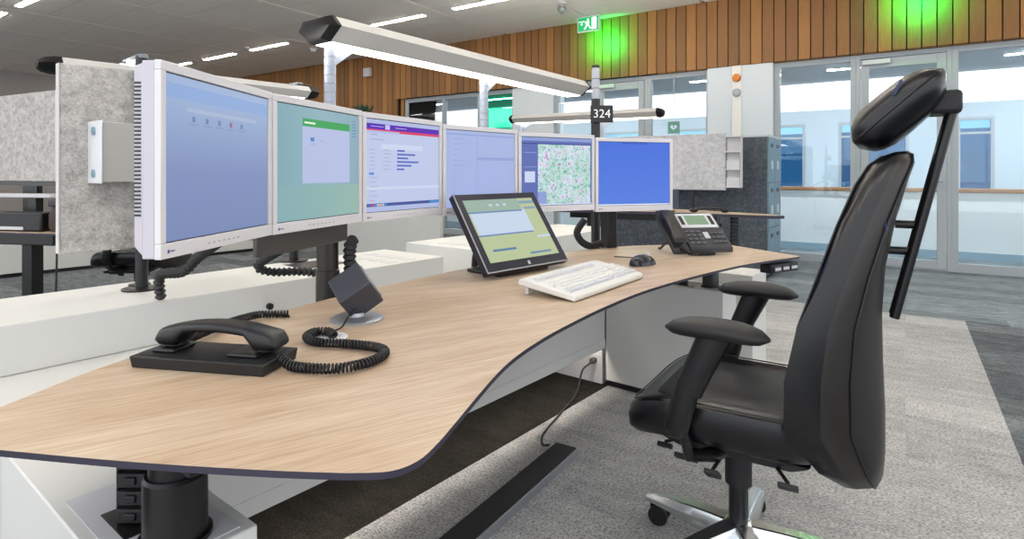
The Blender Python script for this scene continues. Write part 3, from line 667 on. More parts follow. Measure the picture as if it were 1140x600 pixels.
# ---------------------------------------------------------------- tilted touch screen
bl = Vector((-.08, 1.93, 0)); brr = Vector((.218, 2.240, 0)); dr = (brr-bl).normalized(); W2 = .428
t = thing('touch_screen', 'black touch screen tilted back on the desk, showing a green and white form', 'monitor', ((bl+brr)/2+Vector((0, 0, .7513)))[:], math.atan2(dr.y, dr.x))
tl = Matrix.Translation((0, 0, .026)) @ Matrix.Rotation(R(-35), 4, 'X')
def tilt(o): o.matrix_local = tl; return o
Hh = .316
m_ = MB(); m_.b2(-W2/2, W2/2, .002, .028, 0, Hh); tilt(m_.build('housing', mat('touch_graphite', '#1c1b26', .4), t, bevel=.004))
m_ = MB(); m_.b2(-W2/2, W2/2, -.001, .002, .0, .004); m_.b2(-W2/2, -W2/2+.004, -.001, .002, .004, Hh); tilt(m_.build('edge_trim', ALUM, t, smooth=0))
m_ = MB(); m_.b2(-W2/2+.003, W2/2-.003, .0005, .003, .003, Hh-.003); tilt(m_.build('bezel', mat('bezel_navy', '#1b1b2a', .3), t, smooth=0))
a0, a1, c0_, c1_ = -.182, .182, .036, .288
def V(u0, v0, u1, v1, k): return (a0+(a1-a0)*u0, c0_+(c1_-c0_)*v0, a0+(a1-a0)*u1, c0_+(c1_-c0_)*v1, k)
tr = [V(0, 0, 1, 1, 0), V(0, .80, .76, 1, 1), V(.02, .42, .80, .80, 2), V(0, .775, .76, .80, 3), V(0, .40, .78, .425, 3), V(.76, .90, 1, .95, 4), V(.10, .155, .42, .19, 5), V(.58, .05, .90, .08, 5), V(.80, .30, 1, .34, 2), V(.80, .80, .98, .84, 4)]
for k in range(3): tr.append(V(.32+.10*k, .88, .36+.10*k, .92, 2))
for k in range(4): tr.append(V(.0, .06+.09*k, .98, .062+.09*k, 6))
for k in range(5): tr.append(V(.82, .40+.07*k, .97, .402+.07*k, 6))
s_ = MB(); rects(s_, tr, .0003, step=.00008); tilt(s_.build('screen', [emi('t0', '#c3cfa4', .9), emi('t1', '#9cb4a6'), emi('t2', '#c8d6ea'), emi('t3', '#6f8cb4'), emi('t4', '#86a2b8'), emi('t5', '#5c84a8'), emi('t6', '#b0bd9a')], t, smooth=0))
MB().box((0, .0002, .018), (.012, .0006, .014)).build('badge', GREYP, t).matrix_local = tl
m_ = MB(); m_.b2(-.13, .13, .03, .20, 0, .012); m_.b2(-.05, .05, .10, .17, .012, .11); m_.box((0, .075, .03), (.20, .10, .02)); m_.build('stand', BLK, t, bevel=.004)
hose([(-.095, 2.165, .79), (-.125, 2.195, .80), (-.14, 2.26, .79), (-.15, 2.33, .72), (-.16, 2.38, LZ+.01)], .014, 'small cable hose going down behind the touch screen', pitch=.012, depth=.4)

# ---------------------------------------------------------------- keyboard and mouse
kdir = math.atan2(.382, .278)
t = thing('keyboard', 'cream white computer keyboard standing on its feet before the touch screen', 'keyboard', (.232, 1.862, .7515), kdir)
kt = Matrix.Translation((0, 0, .0125)) @ Matrix.Rotation(R(6.5), 4, 'X')
m_ = MB(); m_.T = kt; pr_ = [(-.098, 0), (-.098, .012), (-.088, .018), (.080, .026), (.098, .022), (.098, .004)]
m_.loft([[(x, y, z) for y, z in pr_] for x in (-.232, .232)]); m_.build('case', CREAM, t, bevel=.004, smooth=30)
m_ = MB(); m_.T = kt
def key(x, y, w, h, k=0):
    zb = .018+(y+.088)*.0476
    m_.loft([[(x-w*a_/2, y-h*a_/2, zb+dz), (x+w*a_/2, y-h*a_/2, zb+dz), (x+w*a_/2, y+h*a_/2, zb+dz), (x-w*a_/2, y+h*a_/2, zb+dz)] for a_, dz in ((1, -.001), (.82, .007))], k)
for r_, y in enumerate((-.066, -.047, -.028, -.009, .010, .048)):
    for c__ in range(15):
        if r_ == 0 and 4 <= c__ <= 8: continue
        key(-.212+.0187*c__+.003*(r_ % 3), y, .0172, .0172, 1 if r_ in (0, 5) else 0)
    for c__ in range(3): 
        if r_ != 2: key(.088+.0187*c__, y, .0172, .0172, 1 if r_ in (0, 5) else 0)
    if r_ < 5:
        for c__ in range(4): key(.155+.0187*c__, y, .0172, .0172, 1 if r_ == 0 else 0)
key(-.10, -.066, .092, .0172, 1)
o = m_.build('keys', [mat('key_cream', '#e4e3e0', .45), mat('key_grey', '#cfd0d4', .45)], t, smooth=0); o['kind'] = 'stuff'
for s in (-1, 1): m_ = MB(); m_.b2(s*.205-.012, s*.205+.012, .070, .082, 0, .022); m_.build('foot', CREAM, t, bevel=.002)
t = thing('computer_mouse', 'small black computer mouse right of the keyboard', 'mouse', (.512, 2.29, .7513), R(40)); t.scale = (1.2, 1.2, 1.15)
secs = []
for i in range(13):
    u = -1+2*i/12; w = .031*math.sqrt(max(.02, 1-abs(u)**2.6)); h = .036*math.sqrt(max(.02, 1-abs(u*.96+.08)**2.2))
    secs.append([(u*.056, w*math.cos(a_), max(0.001, h*math.sin(a_)) if math.sin(a_) > 0 else .001) for a_ in [2*math.pi*k/16 for k in range(16)]])
MB().loft(secs).build('shell', mat('mouse_black', '#1c1c26', .18), t, smooth=60)
m_ = MB(); m_.cyl((.026, -.004, .0335), (.026, .004, .0335), .008); m_.build('wheel', GREYP, t)
m_ = MB(); m_.tube(curve_pts([(.056, 0, .01), (.08, .02, .004), (.095, .07, .003), (.085, .13, .003), (.06, .17, .003)], 6), .0018, 6); m_.build('cord', RUB, t)

# ---------------------------------------------------------------- desk telephone with display
t = thing('desk_telephone', 'black desk telephone with a green display and handset, at the far right of the desk', 'telephone', (.822, 2.655, .7545), R(8)); t.scale = (1.12, 1.12, 1.12)
def wedge(x0, x1, y0, y1, z0, z1, th): 
    m = MB(); m.add([(x0, y0, z0-th), (x1, y0, z0-th), (x1, y1, z1-th), (x0, y1, z1-th), (x0, y0, z0), (x1, y0, z0), (x1, y1, z1), (x0, y1, z1)], [(3, 2, 1, 0), (4, 5, 6, 7), (0, 1, 5, 4), (1, 2, 6, 5), (2, 3, 7, 6), (3, 0, 4, 7)]); return m
wedge(-.055, .125, -.095, .085, .028, .150, .022).build('body', GRAPH, t, bevel=.006)
wedge(-.125, -.056, -.095, .085, .024, .146, .022).build('cradle', GRAPH, t, bevel=.006)
def onf(y): return .028+(y+.095)*.678
def plate(nm, x0, x1, y0, y1, mt, lift, th=.003, par=None): return wedge(x0, x1, y0, y1, onf(y0)+lift, onf(y1)+lift, th).build(nm, mt, par or t, bevel=.001)
dp = plate('display_panel', -.045, .115, .005, .078, mat('phone_silver', '#c9ccd0', .4), .003)
plate('display', -.012, .080, .018, .066, mat('lcd_green', '#6f8a70', .3, emit='#3c5a3c', es=.25), .0045, .003, dp)
for s in (-.038, .090): plate('side_keys', s, s+.016, .018, .064, BLK, .0045, .002, dp)
m_ = MB()
for r_ in range(4):
    for c__ in range(3):
        x, y = -.035+.024*c__, -.075+.019*r_; m_.box((x, y, onf(y)+.002), (.014, .010, .005), 0, Matrix.Rotation(R(34), 3, 'X'))
for r_ in range(3):
    for c__ in range(3):
        x, y = .065+.02*c__, -.070+.022*r_; m_.box((x, y, onf(y)+.002), (.014, .008, .005), 0, Matrix.Rotation(R(34), 3, 'X'))
o = m_.build('keys', mat('phone_key', '#55565c', .5), t, smooth=0); o['kind'] = 'stuff'
plate('navigation_key', .030, .052, -.052, -.022, GREYP, .004)
hs = handset('tmp', (0, 0, 0), (0, 0, 0), .20, .03); hs.name = 'receiver'
for k in ('label', 'category'): del hs[k]
hs.parent = t; hs.location = (-.092, -.006, .098); hs.rotation_euler = (0, R(-34), R(90))
for k in (0, 1): m_ = MB(); m_.tube([(-.10+.18*k, .0, .05), (-.10+.18*k, .09, .004), (-.10+.18*k, .11, .002)], .005, 6); m_.build('stand_leg', GRAPH, t)
m_ = MB(); coil(m_, [(-.092, -.098, .03), (-.07, -.125, .010), (-.02, -.135, .009), (.03, -.125, .009)], .006, .002, .005); m_.build('coiled_cord', RUB, t)

# ---------------------------------------------------------------- pole with beacon and number board
t = thing('number_pole', 'black pole with grey beacon top and a black board numbered 324', 'pole', (.444, 3.1, DZ))
m_ = MB(); m_.lathe([(.05, -.13), (.05, -.12), (.024, -.118), (.024, .80), (.019, .801)], seg=20); m_.build('pole', BLKM, t)
m_ = MB(); m_.lathe([(.019, .80), (.021, .81), (.021, .955), (.019, .965)], seg=20); m_.build('beacon', mat('beacon_grey', '#b9bcc4', .35), t)
for k in (.855, .905): m_ = MB(); m_.lathe([(.0215, k), (.0215, k+.003)], seg=20); m_.build('beacon_ring', GRAPH, t)
MB().lathe([(.021, .965), (.021, .978)], seg=20).build('beacon_cap', BLKM, t)
bd = MB().b2(-.034, .084, -.052, -.040, .672, .762).build('number_board', BLK, t, bevel=.002)
MB().b2(-.02, .02, -.04, -.02, .70, .73).build('bracket', BLKM, t)
text_mesh('number', '324', .062, mat('print_white', '#f4f4f4', .5), bd, (.025, -.0525, .716), (R(90), 0, 0))

# ---------------------------------------------------------------- pendant-style desk lamps on posts
def lamp(p0, p1, zb, label, group, w=.20, h=.075, posts=(0.0, .5), base=DZ, hang=()):
    a_ = Vector((p0[0], p0[1], zb)); b_ = Vector((p1[0], p1[1], zb)); d_ = (b_-a_); ln = d_.length; an = math.atan2(d_.y, d_.x)
    t = thing('desk_lamp', label, 'lamp', (a_.x, a_.y, zb), an, group)
    pf = [(-w*.22, 0), (w*.22, 0), (w*.5, h*.55), (w*.34, h), (-w*.34, h), (-w*.5, h*.55)]
    MB().loft([[(x, y, z) for y, z in pf] for x in (0, ln)]).build('body', mat('lamp_white', '#bdbbb8', .5), t, smooth=0)
    MB().b2(.01, ln-.01, -w*.205, w*.205, -.003, .0005).build('diffuser', LIT, t, smooth=0)
    MB().b2(.16, ln-.16, -w*.24, w*.24, h+.0003, h+.0015).build('upper_diffuser', LITU, t, smooth=0)
    for x0, s in ((0, -1), (ln, 1)):
        MB().loft([[(x0+s*dx, y*k, z*k+h*.5*(1-k)) for y, z in pf] for dx, k in ((.0005, 1.03), (.02, 1.02), (.045, .84), (.06, .5))]).build('end_cap', mat('lamp_cap', '#0c0c0e', .6, 0, .2), t, smooth=30)
    for u in posts:
        m_ = MB(); px_ = u*ln+.03
        z = base-zb; prof = [(.05, z), (.05, z+.006), (.026, z+.007)]
        zz = z+.01
        while zz < -.05: prof += [(.026, zz), (.026, zz+.034), (.0235, zz+.036), (.0235, zz+.038)]; zz += .04
        prof += [(.026, zz), (.026, -.004)]
        po = m_.lathe(prof, (px_, 0, 0), 18).build('post', mat('post_white', '#a2aab8', .4), t, smooth=30)
        g_ = MB(); g_.add([(px_+.026, -.006, -.004), (px_+.14, -.006, -.004), (px_+.026, -.006, -.09), (px_+.026, .006, -.004), (px_+.14, .006, -.004), (px_+.026, .006, -.09)], [(0, 1, 2), (5, 4, 3), (0, 3, 4, 1), (1, 4, 5, 2), (2, 5, 3, 0)]); g_.build('gusset', mat('post_white', ''), po, smooth=0)
    Mi = (Matrix.Translation((a_.x, a_.y, zb)) @ Matrix.Rotation(an, 4, 'Z')).inverted()
    for hx, hy in hang:
        q = Mi @ Vector((hx, hy, zb))
        po = MB().lathe([(.062, base-zb), (.062, base-zb+.005), (.020, base-zb+.007), (.020, h+.02)], (q.x, q.y, 0), 20).build('post', BLKM, t, smooth=30)
        MB().b2(q.x-.014, q.x+.014, min(q.y-.02, w*.1), max(q.y+.02, w*.2), h+.012, h+.026).build('hanger_arm', mat('arm_grey', '#7d858c', .4), po, bevel=.002)
        MB().b2(q.x-.03, q.x+.03, -.02, .05, h+.0045, h+.012).build('hanger_clamp', BLKM, po, bevel=.002)
    return t
lamp((-.845, 2.6), (.467, 4.386), 1.69, 'big white linear desk lamp with glowing underside above the monitors', 'linear desk lamps', w=.27, h=.105, posts=(0.005, .50), base=DZ+.001)
lamp((-1.545, 1.99), (-.95, 2.66), 1.45, 'white linear desk lamp just above the felt screen behind the nearest monitor', 'linear desk lamps', w=.14, h=.05, base=DZ+.001, posts=(), hang=((-1.297, 2.046), (-1.008, 2.70)))
x0, y0 = .04, 6.45; lamp((x0, y0), (1.43, 5.72), 1.66, 'white linear desk lamp in the background behind the number board', 'linear desk lamps', w=.20, h=.085, base=.7525, posts=(.02, .62))

# ---------------------------------------------------------------- felt screens
ca_ = math.atan2(.785, .62)
t = thing('felt_screen', 'grey felt screen standing behind the nearest monitor with a metal bracket', 'screen', (-1.476, 1.9, .847), ca_, 'felt screens')
MB().b2(0, .58, -.014, .014, 0, .623).build('felt_panel', FELT, t, bevel=.006)
MB().b2(-.004, 0, -.0145, .0145, .002, .621).build('edge_strip', FELTE, t, bevel=.001)
for x in (.245,): m_ = MB(); m_.cyl((x, .027, -.142), (x, .027, .40), .012); m_.cyl((x, .027, -.142), (x, .027, -.135), .035); m_.build('post', BLKM, t)
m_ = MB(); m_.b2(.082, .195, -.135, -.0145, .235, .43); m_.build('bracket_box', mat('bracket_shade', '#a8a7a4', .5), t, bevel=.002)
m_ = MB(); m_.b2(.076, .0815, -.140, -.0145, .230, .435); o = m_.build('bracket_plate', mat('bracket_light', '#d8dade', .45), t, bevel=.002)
t2 = t
m_ = MB()
for z in (.262, .402): m_.cyl((.0758, -.078, z), (.071, -.078, z), .014, seg=16); m_.box((.0705, -.078, z), (.001, .018, .004))
m_.build('screws', mat('screw_blue_steel', '#8fb0c0', .3, .6), t)
t = thing('felt_screen', 'wide grey felt screen at the left edge of the picture in the background', 'screen', (-4.6, 4.62, 1.056), R(-26), 'felt screens')
MB().b2(0, 1.8, -.014, .014, 0, .60).build('felt_panel', FELT, t, bevel=.006); MB().b2(1.8, 1.804, -.0145, .0145, .002, .598).build('edge_strip', FELTE, t)
for x in (.4, 1.5): m_ = MB(); m_.b2(x-.015, x+.015, .0145, .03, -.306, .5); m_.build('post', BLKM, t)
MB().b2(0, 1.8, -.012, .012, -.03, -.001).build('lower_rail', BLKM, t)
rt = Vector((2.2, 6.0, 0)); wv = Vector((.829, -.559, 0)); lp = rt-wv*1.55
t = thing('felt_screen', 'pale grey felt screen behind the royal blue monitor', 'screen', (lp.x, lp.y, .935), BA, 'felt screens')
MB().b2(0, 1.55, -.014, .014, 0, .59).build('felt_panel', felt('pale_wool_felt', '#9ea0a4', '#d6d8dc', '#bfc1c6'), t, bevel=.006)
for x in (.3, 1.2): m_ = MB(); m_.b2(x-.015, x+.015, .0145, .03, -.25, .45); m_.build('post', BLKM, t)
t = thing('paper_rack', 'white metal paper rack hooked on the end of the pale felt screen', 'rack', tuple(rt+wv*.005+Vector((0, 0, .965))), BA)
MB().b2(0, .15, .02, .03, 0, .53).build('back_plate', GREYP, t)
MB().b2(.147, .152, -.06, .03, 0, .53).build('side_plate', PLW, t)
for z in (0, .18, .36, .515): MB().b2(0, .146, -.06, .0195, z, z+.012).build('shelf', PLW, t)
for z in (.012, .192): MB().b2(.01, .14, -.05, .01, z+.0005, z+.09).build('paper_stack', mat('paper', '#c9ccd0', .8), t)

# ---------------------------------------------------------------- lockers
LK = mat('locker_blue_grey', '#6f8c9c', .45)
t = thing('locker_block', 'dark felt-sided locker block with blue-grey doors before the glass wall', 'lockers', (2.65, 6.06, 0), BA)
MB().b2(-2.0, 0, 0, .66, .05, 1.49).build('carcass', LK, t); MB().b2(-1.98, -.02, .02, .64, 0, .05).build('plinth', BLKM, t)
MB().b2(-2.01, .012, -.014, .672, 1.491, 1.512).build('top_board', GREYP, t, bevel=.002)
for k in range(2): MB().b2(-2.0+k*1.0+.002, -1.0+k*1.0-.002, -.013, -.001, .05, 1.49).build('felt_panel', FELTD, t, bevel=.003)
for c__ in range(2):
    for r_, (z0, z1) in enumerate(((.06, .53), (.54, 1.01), (1.02, 1.485))):
        dd = MB().b2(.001, .016, .006+.33*c__, .324+.33*c__, z0, z1).build('locker_door', LK, t, bevel=.002)
        MB().b2(.0162, .018, .09+.33*c__, .24+.33*c__, z1-.10, z1-.06).build('finger_slot', BLK, dd, smooth=0)
        if r_ != 0: MB().b2(.0162, .0175, .13+.33*c__, .23+.33*c__, z1-.33, z1-.24).build('name_card', mat('card', '#c8d2d8', .6), dd, smooth=0)

# ---------------------------------------------------------------- far workstation behind the blue monitor
t = thing('far_desk', 'narrow oak desk in the background below the pale felt screen', 'desk', (2.31, 4.95, 0))
fp = [(0, 0), (-.06, .20), (-.55, .82), (-1.2, 1.32), (-1.75, 1.62), (-2.1, 1.2), (-1.85, .86), (-1.2, .62), (-.5, .22), (-.1, -.02)]
MB().prism(fp, .725, .7505, 1).prism(fp, .7505, .7512, 0, 1).build('desktop', [OAK, OAKE], t, smooth=0)
m_ = MB(); m_.T = Matrix.Translation((-.95, .72, 0)) @ Matrix.Rotation(R(-31), 4, 'Z'); m_.b2(-.85, .62, -.06, .06, .655, .7245); m_.build('under_frame', BLKM, t)
for x, y in ((-.42, .42), (-1.5, 1.05)): MB().lathe([(.16, .0), (.16, .02), (.04, .025), (.04, .655)], (x, y, 0)).build('lift_column', BLKM, t)
for k in range(9): MB().box((-.30, .33, .43+.034*k), (.06, .05, .026)).build('chain_link', BLK2, t, bevel=.003)
handset('low black handset resting on the far desk before the locker block', (1.80, 5.33, .754), (0, 0, R(-8)), .34, .05)
t = thing('small_stand_monitor', 'dark tilted screen standing on the far desk behind the royal blue monitor', 'monitor', (1.42, 5.42, .7513), R(-25))
MB().b2(-.12, .12, 0, .02, .03, .20).build('panel', mat('blue_black', '#33414e', .3), t, bevel=.003); MB().b2(-.08, .08, -.03, .08, 0, .012).build('foot', BLK, t); MB().b2(-.02, .02, .02, .04, .01, .12).build('neck', BLK, t)

# ---------------------------------------------------------------- plant on a tall cabinet far behind
t = thing('tall_cabinet', 'tall grey cabinet hidden behind the monitors, carrying a plant', 'cabinet', (-2.35, 9.2, 0), BA)
MB().b2(-.25, .25, -.2, .2, .06, 1.92).build('body', GREYP, t); MB().b2(-.24, .24, -.19, .19, 0, .06).build('plinth', BLKM, t)
for s in (-1, 1): dd = MB().b2(s*.125-.12, s*.125+.12, -.218, -.201, .08, 1.90).build('door', GREYP, t); MB().b2(s*.02-.006, s*.02+.006, -.23, -.2185, .95, 1.1).build('handle', ALUM, dd)
t = thing('grass_plant', 'low dark green leafy plant just above the monitors', 'plant', (-2.35, 9.2, 1.921), BA)
MB().lathe([(.12, 0), (.15, .10), (.14, .10), (.14, .09)]).build('pot', GRAPH, t)
m_ = MB()
for k in range(160):
    a_ = random.uniform(0, 6.28); l = random.uniform(.10, .24); q = random.uniform(.1, 1); r0 = random.uniform(0, .11)
    x0, y0 = r0*math.cos(a_), r0*math.sin(a_); x1, y1 = x0+l*q*math.cos(a_), y0+l*q*math.sin(a_); n_ = (-math.sin(a_)*.008, math.cos(a_)*.008)
    zz = .09+l*(1.1-q*.7)
    m_.add([(x0-n_[0], y0-n_[1], .09), (x0+n_[0], y0+n_[1], .09), ((x0+x1)/2+n_[0], (y0+y1)/2+n_[1], .09+l*.7), ((x0+x1)/2-n_[0], (y0+y1)/2-n_[1], .09+l*.7), (x1, y1, zz)], [(0, 1, 2, 3), (3, 2, 4)])
o = m_.build('leaves', mat('dark_leaf', '#2f4a34', .6), t); o['kind'] = 'stuff'

# ================================================================ the black task chair
def chair(label, loc, rz, hub_turn):
    t = thing('office_chair', label, 'chair', loc, rz, 'black office chairs')
    # seat: superellipse layers, front edge rolled down
    def seat_sec(k, z, drop):
        out = []
        for i in range(40):
            a_ = 2*math.pi*i/40; cx_, sy_ = math.cos(a_), math.sin(a_)
            x = math.copysign(abs(cx_)**.42, cx_)*.255*k; y = math.copysign(abs(sy_)**.42, sy_)*(.238+.012*cx_)*k
            out.append((x+.015, y, z-drop*max(0, (x-.10)/.155)**2*.045+.020*abs(y/.24)**3*(1 if drop else 0)))
        return out
    MB().loft([seat_sec(.80, .395, .3), seat_sec(.93, .405, .5), seat_sec(.99, .43, .8), seat_sec(1.0, .47, 1), seat_sec(.975, .497, 1), seat_sec(.90, .508, 1), seat_sec(.6, .506, 1), seat_sec(.25, .503, 1)]).build('seat', LEATH, t, smooth=50)
    m_ = MB(); secs = []
    for k, dz in ((.72, .5065), (.70, .5105), (.35, .510)): secs.append(seat_sec(k, dz, 1))
    part_label(m_.loft(secs).build('seat_panel', FABD, t, smooth=50), 'dark fabric seat centre')
    m_ = MB(); P = [Vector(p)+Vector((0, 0, .003)) for p in seat_sec(.945, .504, 1)]; m_.tube(P+[P[0]], .0022, 6); m_.build('seat_piping', LEATH, t)
    MB().loft([[(x*k, y*k, z) for x, y in ((-.2, -.16), (.18, -.16), (.18, .16), (-.2, .16))] for k, z in ((.75, .355), (1, .392))]).build('seat_pan', BLK2, t, bevel=.01)
    # backrest
    def back_sec(z, xb, hw, th, wg, lean=0):
        n_ = 15; fr_ = []; re_ = []
        for i in range(n_):
            u = -1+2*i/(n_-1); y = hw*math.copysign(abs(u)**.9, u); e = abs(u)
            fx = xb+th+wg*e**2.2-.030*max(0, (e-.8)/.2)**2; rx = xb+wg*.75*e**2.4+.030*max(0, (e-.8)/.2)**2
            fr_.append((fx, y, z+lean*(fx-xb))); re_.append((rx, y, z+lean*(rx-xb)))
        return fr_+re_[::-1]
    S = [(.362, -.325, .06, .03, .0), (.366, -.338, .115, .055, .012), (.383, -.347, .17, .075, .035), (.425, -.350, .215, .092, .07), (.52, -.350, .250, .105, .128), (.64, -.345, .252, .105, .122), (.76, -.343, .244, .10, .10), (.88, -.350, .225, .095, .06), (1.0, -.372, .198, .095, .035), (1.09, -.395, .172, .095, .018), (1.135, -.408, .155, .088, .010), (1.155, -.405, .14, .06, .006), (1.162, -.395, .12, .03, .002)]
    bm_ = MB(); secs = [back_sec(*q, lean=-.08) for q in S]; bm_.loft(secs); n_ = 30
    # rear shell faces take the brown-black material
    for fi, f in enumerate(bm_.f):
        if len(f) == 4:
            j = fi % n_
            if 15 <= j <= 28: bm_.m[fi] = 1
    bk = bm_.build('backrest', [LEATH, LEATHB], t, smooth=50)
    for j in (1, 13, 16, 27):
        P = [Vector(q[j]) for q in secs[1:-1]]; P = [p+(Vector((.0015, 0, 0)) if j < 15 else Vector((-.0015, 0, 0))) for p in P]
        MB().tube(P, .0025, 6).build('back_seam', LEATH, bk)
    MB().b2(-.335, -.25, -.07, .07, .348, .372).build('back_carrier', BLK2, t, bevel=.006)
    MB().loft([[(x, y*k, z) for y, z in ((-.05, .375), (.05, .375), (.05, .40), (-.05, .40))] for x, k in ((-.30, 1), (-.05, 1.3))]).build('back_bracket', BLK2, t)
    tg = MB(); rq = Matrix.Rotation(R(-32), 3, 'Z') @ Matrix.Rotation(R(12), 3, 'Y'); tg.box((-.346, .172, .992), (.011, .005, .026), 0, rq); tg.box((-.343, .172, .975), (.011, .0052, .008), 1, rq)
    tg.build('tag', [mat('tag_blue', '#27335a', .6), mat('tag_red', '#b04a58', .6)], t, smooth=0)
    # headrest: curved pad leaning forward
    A_ = Vector((-.288, 0, 1.18)); Z_ = Vector((-.462, 0, 1.343)); ax = (Z_-A_).normalized(); nr = Vector((ax.z, 0, -ax.x)); secs = []
    if nr.x < 0: nr = -nr
    for i in range(13):
        u = i/12; c_ = A_.lerp(Z_, u); e = abs(2*u-1); k = math.sqrt(max(.03, 1-e**3.2)); hw = .135*(.72+.28*k); th = .060*k*(1-.15*u)
        ring = []
        for q in range(24):
            a_ = 2*math.pi*q/24; yy = math.copysign(abs(math.cos(a_))**.55, math.cos(a_))*hw; tt = math.copysign(abs(math.sin(a_))**.75, math.sin(a_))*th
            ring.append(c_+nr*(tt+.35*yy*yy)+Vector((0, yy, 0)))
        secs.append(ring)
    hr = MB().loft(secs).build('headrest', LEATH, t, smooth=60)
    P = [Vector(q[0])+Vector((0, .001, 0)) for q in secs[1:-1]]; MB().tube(P, .003, 6).build('headrest_seam', LEATH, hr)
    MB().box(A_.lerp(Z_, .62)+nr*.035+Vector((0, .1345, 0)), (.007, .003, .036), 0, Matrix.Rotation(R(-25), 3, 'Y')).build('headrest_tag', mat('tag_blue', ''), hr, smooth=0)
    MB().b2(-.50, -.40, -.055, .055, 1.25, 1.305).build('headrest_mount', BLK2, t, bevel=.01)
    m_ = MB(); top, bot = Vector((-.492, 0, 1.30)), Vector((-.368, 0, .755))
    for s in (-1, 1): m_ = MB(); m_.tube([top+Vector((0, s*.024, 0)), bot+Vector((0, s*.024, 0))], .011, 10); m_.build('headrest_bar', BLKM, t)
    MB().box((top+bot)/2, (.010, .046, (top-bot).length-.02), 0, Matrix.Rotation(-math.atan2(.124, .545), 3, 'Y')).build('bar_web', BLKM, t)
    for u in (.58, .70): p = top.lerp(bot, u); MB().cyl(p, p+Vector((.05, 0, 0)), .010).build('bar_spacer', BLKM, t)
    # arms
    for s in (-1, 1):
        secs = []
        for i in range(13):
            u = -1+2*i/12; k = math.sqrt(max(.02, 1-abs(u)**3)); x = u*.122-.002
            secs.append([(x, s*.285+.049*k*math.cos(a_)*(1-.18*u), .735+.025*k*math.sin(a_)-.010*abs(u)**2) for a_ in [2*math.pi*q/16 for q in range(16)]])
        MB().loft(secs).build('arm_pad', BLK2, t, smooth=60)
        up = MB(); up.tube([(-.005, s*.285, .728), (.035, s*.287, .64), (.062, s*.288, .575)], [.040, .035, .034], 16, flat=.72); up.build('arm_sleeve', BLK, t, smooth=50)
        lo_ = MB(); lo_.tube([(.06, s*.288, .60), (.075, s*.288, .54), (.092, s*.288, .48), (.098, s*.287, .462), (.10, s*.287, .452)], [.029, .030, .031, .024, .008], 16, flat=.72); lo_.build('arm_post', BLK, t, smooth=50)
        br_ = MB(); br_.tube([(.085, s*.275, .485), (.075, s*.235, .388), (.03, s*.16, .374), (0, s*.05, .372)], [.012, .014, .02, .022], 10); br_.build('arm_bracket', BLKM, t)
    # mechanism, levers, lift
    MB().b2(-.10, .10, -.075, .075, .33, .392).build('mechanism', BLK2, t, bevel=.015)
    for (x, y, l, w_, ln_) in ((.10, .17, .06, .025, .12), (.02, .22, .035, .05, .12), (-.15, .19, .045, .03, .10), (.17, .13, .04, .02, .1)):
        m_ = MB(); m_.cyl((x*.6, y*.4, .365), (x, y, .362), .005, seg=8); m_.box((x, y, .352), (l, w_, .012), 0, Matrix.Rotation(R(35), 3, 'X')); m_.build('lever', RUB, t, bevel=.004)
    MB().lathe([(.028, .235), (.036, .238), (.036, .335), (.030, .34)], seg=24).build('lift_sleeve', BLK2, t, smooth=30)
    MB().lathe([(.026, .10), (.026, .24)], seg=24).build('gas_spring', BLKM, t)
    # five-star base
    MB().lathe([(.034, .075), (.046, .08), (.050, .105), (.040, .128), (.030, .132)], seg=24).build('hub', ALU, t)
    for k in range(5):
        g_ = hub_turn+k*2*math.pi/5; m_ = MB(); m_.T = Matrix.Rotation(g_, 4, 'Z'); secs = []
        for u in [i/8 for i in range(9)]:
            x = .03+.275*u; zt = .130-.026*u-.018*u*u; zb = .066+.012*u-.012*u*u; w_ = .040-.014*u
            secs.append([(x, -w_, zb), (x, -w_, zb+(zt-zb)*.55), (x, -w_*.55, zt), (x, w_*.55, zt), (x, w_, zb+(zt-zb)*.55), (x, w_, zb)])
        m_.loft(secs); am = m_.build('base_arm', ALU, t, bevel=.003, smooth=35)
        x, y = .288*math.cos(g_), .288*math.sin(g_); ca = g_+.35+k*.9
        m_ = MB(); m_.T = Matrix.Translation((x, y, 0)) @ Matrix.Rotation(ca, 4, 'Z')
        for s in (-1, 1): m_.cyl((-.018, s*.010, .030), (-.018, s*.028, .030), .030, seg=24)
        m_.b2(-.03, .01, -.009, .009, .025, .058); m_.cyl((0, 0, .045), (0, 0, .082), .008, seg=10); m_.build('castor', RUB, t, bevel=.004)
    return t
ch = chair('black leather office chair with headrest pulled up to the curved desk', (.64, 1.65, 0), R(148), R(130-148))
dup(ch, (-2.95, 4.62, 0), R(185), 'black office chair behind the console, half hidden by the nearest monitor')

# ================================================================ workstations at the far left
t = thing('white_plinth', 'long white console base across the carpet at the far left', 'plinth', C(-8.05, .2)+(0,), CA)
MB().b2(-.9, 0, 0, 4.2, .04, .50).build('body', WHITE, t, bevel=.004); MB().b2(-.88, -.02, .02, 4.18, 0, .04).build('toe_kick', BLKM, t)
t = thing('back_desk', 'oak desk with black underframe at the left edge below the felt screen', 'desk', (-3.1, 3.55, 0), R(-12))
MB().b2(-1.6, .42, 0, .75, .740, .7505, 1).b2(-1.6, .42, 0, .75, .7506, .7515, 0).build('desktop', [OAK, OAKE], t, smooth=0)
MB().b2(-1.5, .32, .05, .68, .67, .742).build('under_frame', BLKM, t, bevel=.006)
for x in (-1.3, -.22):
    MB().b2(x-.04, x+.04, .32, .40, .05, .67).build('lift_column', BLKM, t); MB().b2(x-.05, x+.05, .0, .70, 0, .05).build('foot', WHITE, t, bevel=.004)
t = thing('monitor_column', 'black monitor column on the back desk under the left felt screen', 'monitor stand', (-2.98, 3.95, .7516), R(-12))
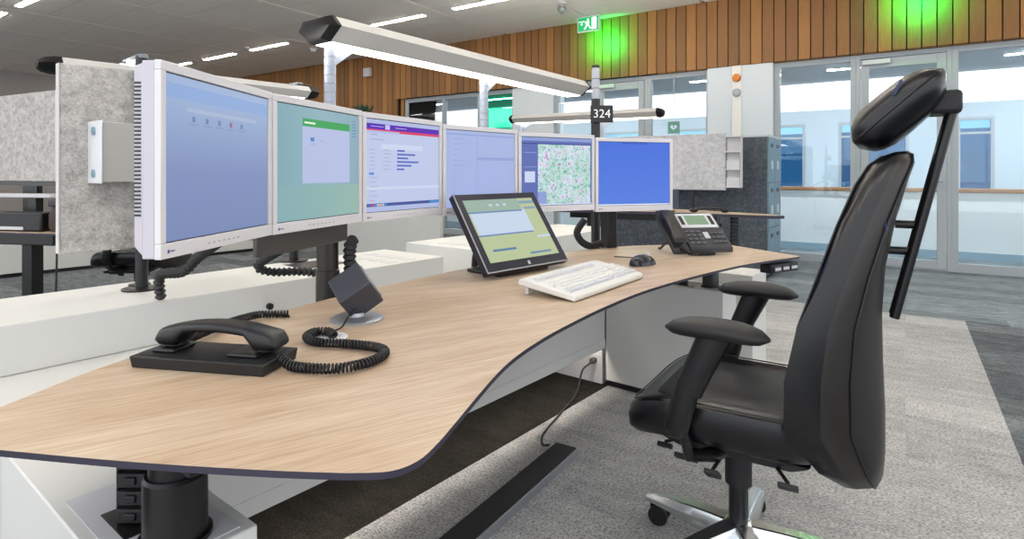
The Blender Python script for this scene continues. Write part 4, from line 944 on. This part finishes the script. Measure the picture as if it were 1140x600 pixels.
MB().b2(-.03, .03, -.03, .03, .01, .40).build('column', BLKM, t, bevel=.004); MB().b2(-.09, .09, -.08, .08, 0, .01).build('base', BLKM, t); MB().b2(-.06, .06, -.05, .05, .20, .27).build('clamp', GRAPH, t, bevel=.008)
t = thing('monitor_column', 'left black monitor column on the back desk near the picture edge', 'monitor stand', (-3.30, 4.02, .7516), R(-12))
MB().b2(-.05, .05, -.03, .03, .01, .42).build('column', BLKM, t, bevel=.004); MB().b2(-.11, .11, -.08, .08, 0, .01).build('base', BLKM, t)
t = thing('document_shelf', 'pale grey shelf board held above the back desk', 'shelf', (-3.25, 3.86, .7516), R(-12))
MB().b2(-.8, .30, -.05, .06, .20, .225).build('board', GREYP, t, bevel=.004)
for x in (-.7, .12): MB().b2(x-.03, x+.03, -.02, .03, 0, .2).build('support', BLKM, t)
t = thing('desk_equipment', 'bulky black equipment case lying on the back desk', 'equipment', (-3.15, 3.62, .7516), R(-12))
MB().b2(-.7, .28, 0, .085, 0, .12).build('case', BLK, t, bevel=.012); MB().b2(-.6, .15, -.003, 0, .01, .03).build('light_strip', GREYP, t)
for x in (-.45, -.1): MB().b2(x-.04, x+.04, -.006, 0, .05, .10).build('knob_plate', GRAPH, t, bevel=.003)
t = thing('desk_handset_bag', 'brown-black rounded pouch on the end of the back desk', 'pouch', (-2.78, 3.60, .7516), R(-12))
MB().loft([[(x*k, y*k, z) for x, y in [(.075*math.cos(a_), .05*math.sin(a_)) for a_ in [2*math.pi*q/16 for q in range(16)]]] for k, z in ((.8, 0), (1, .03), (1, .10), (.75, .15), (.4, .16))]).build('body', mat('brown_black', '#3a2e28', .7), t)
MB().b2(-.05, .05, -.045, .045, .155, .20).build('cap', GRAPH, t, bevel=.008)
m_ = MB(); m_.tube(curve_pts([(-2.70, 3.50, .757), (-2.66, 3.42, .748), (-2.62, 3.36, .60), (-2.6, 3.33, .35), (-2.56, 3.3, .15), (-2.45, 3.32, .02), (-2.25, 3.42, .006), (-2.05, 3.5, .008)], 8), .006, 6)
tag(m_.build('loose_cable', RUB), 'loose black cable hanging from the back desk to the carpet', 'cable')
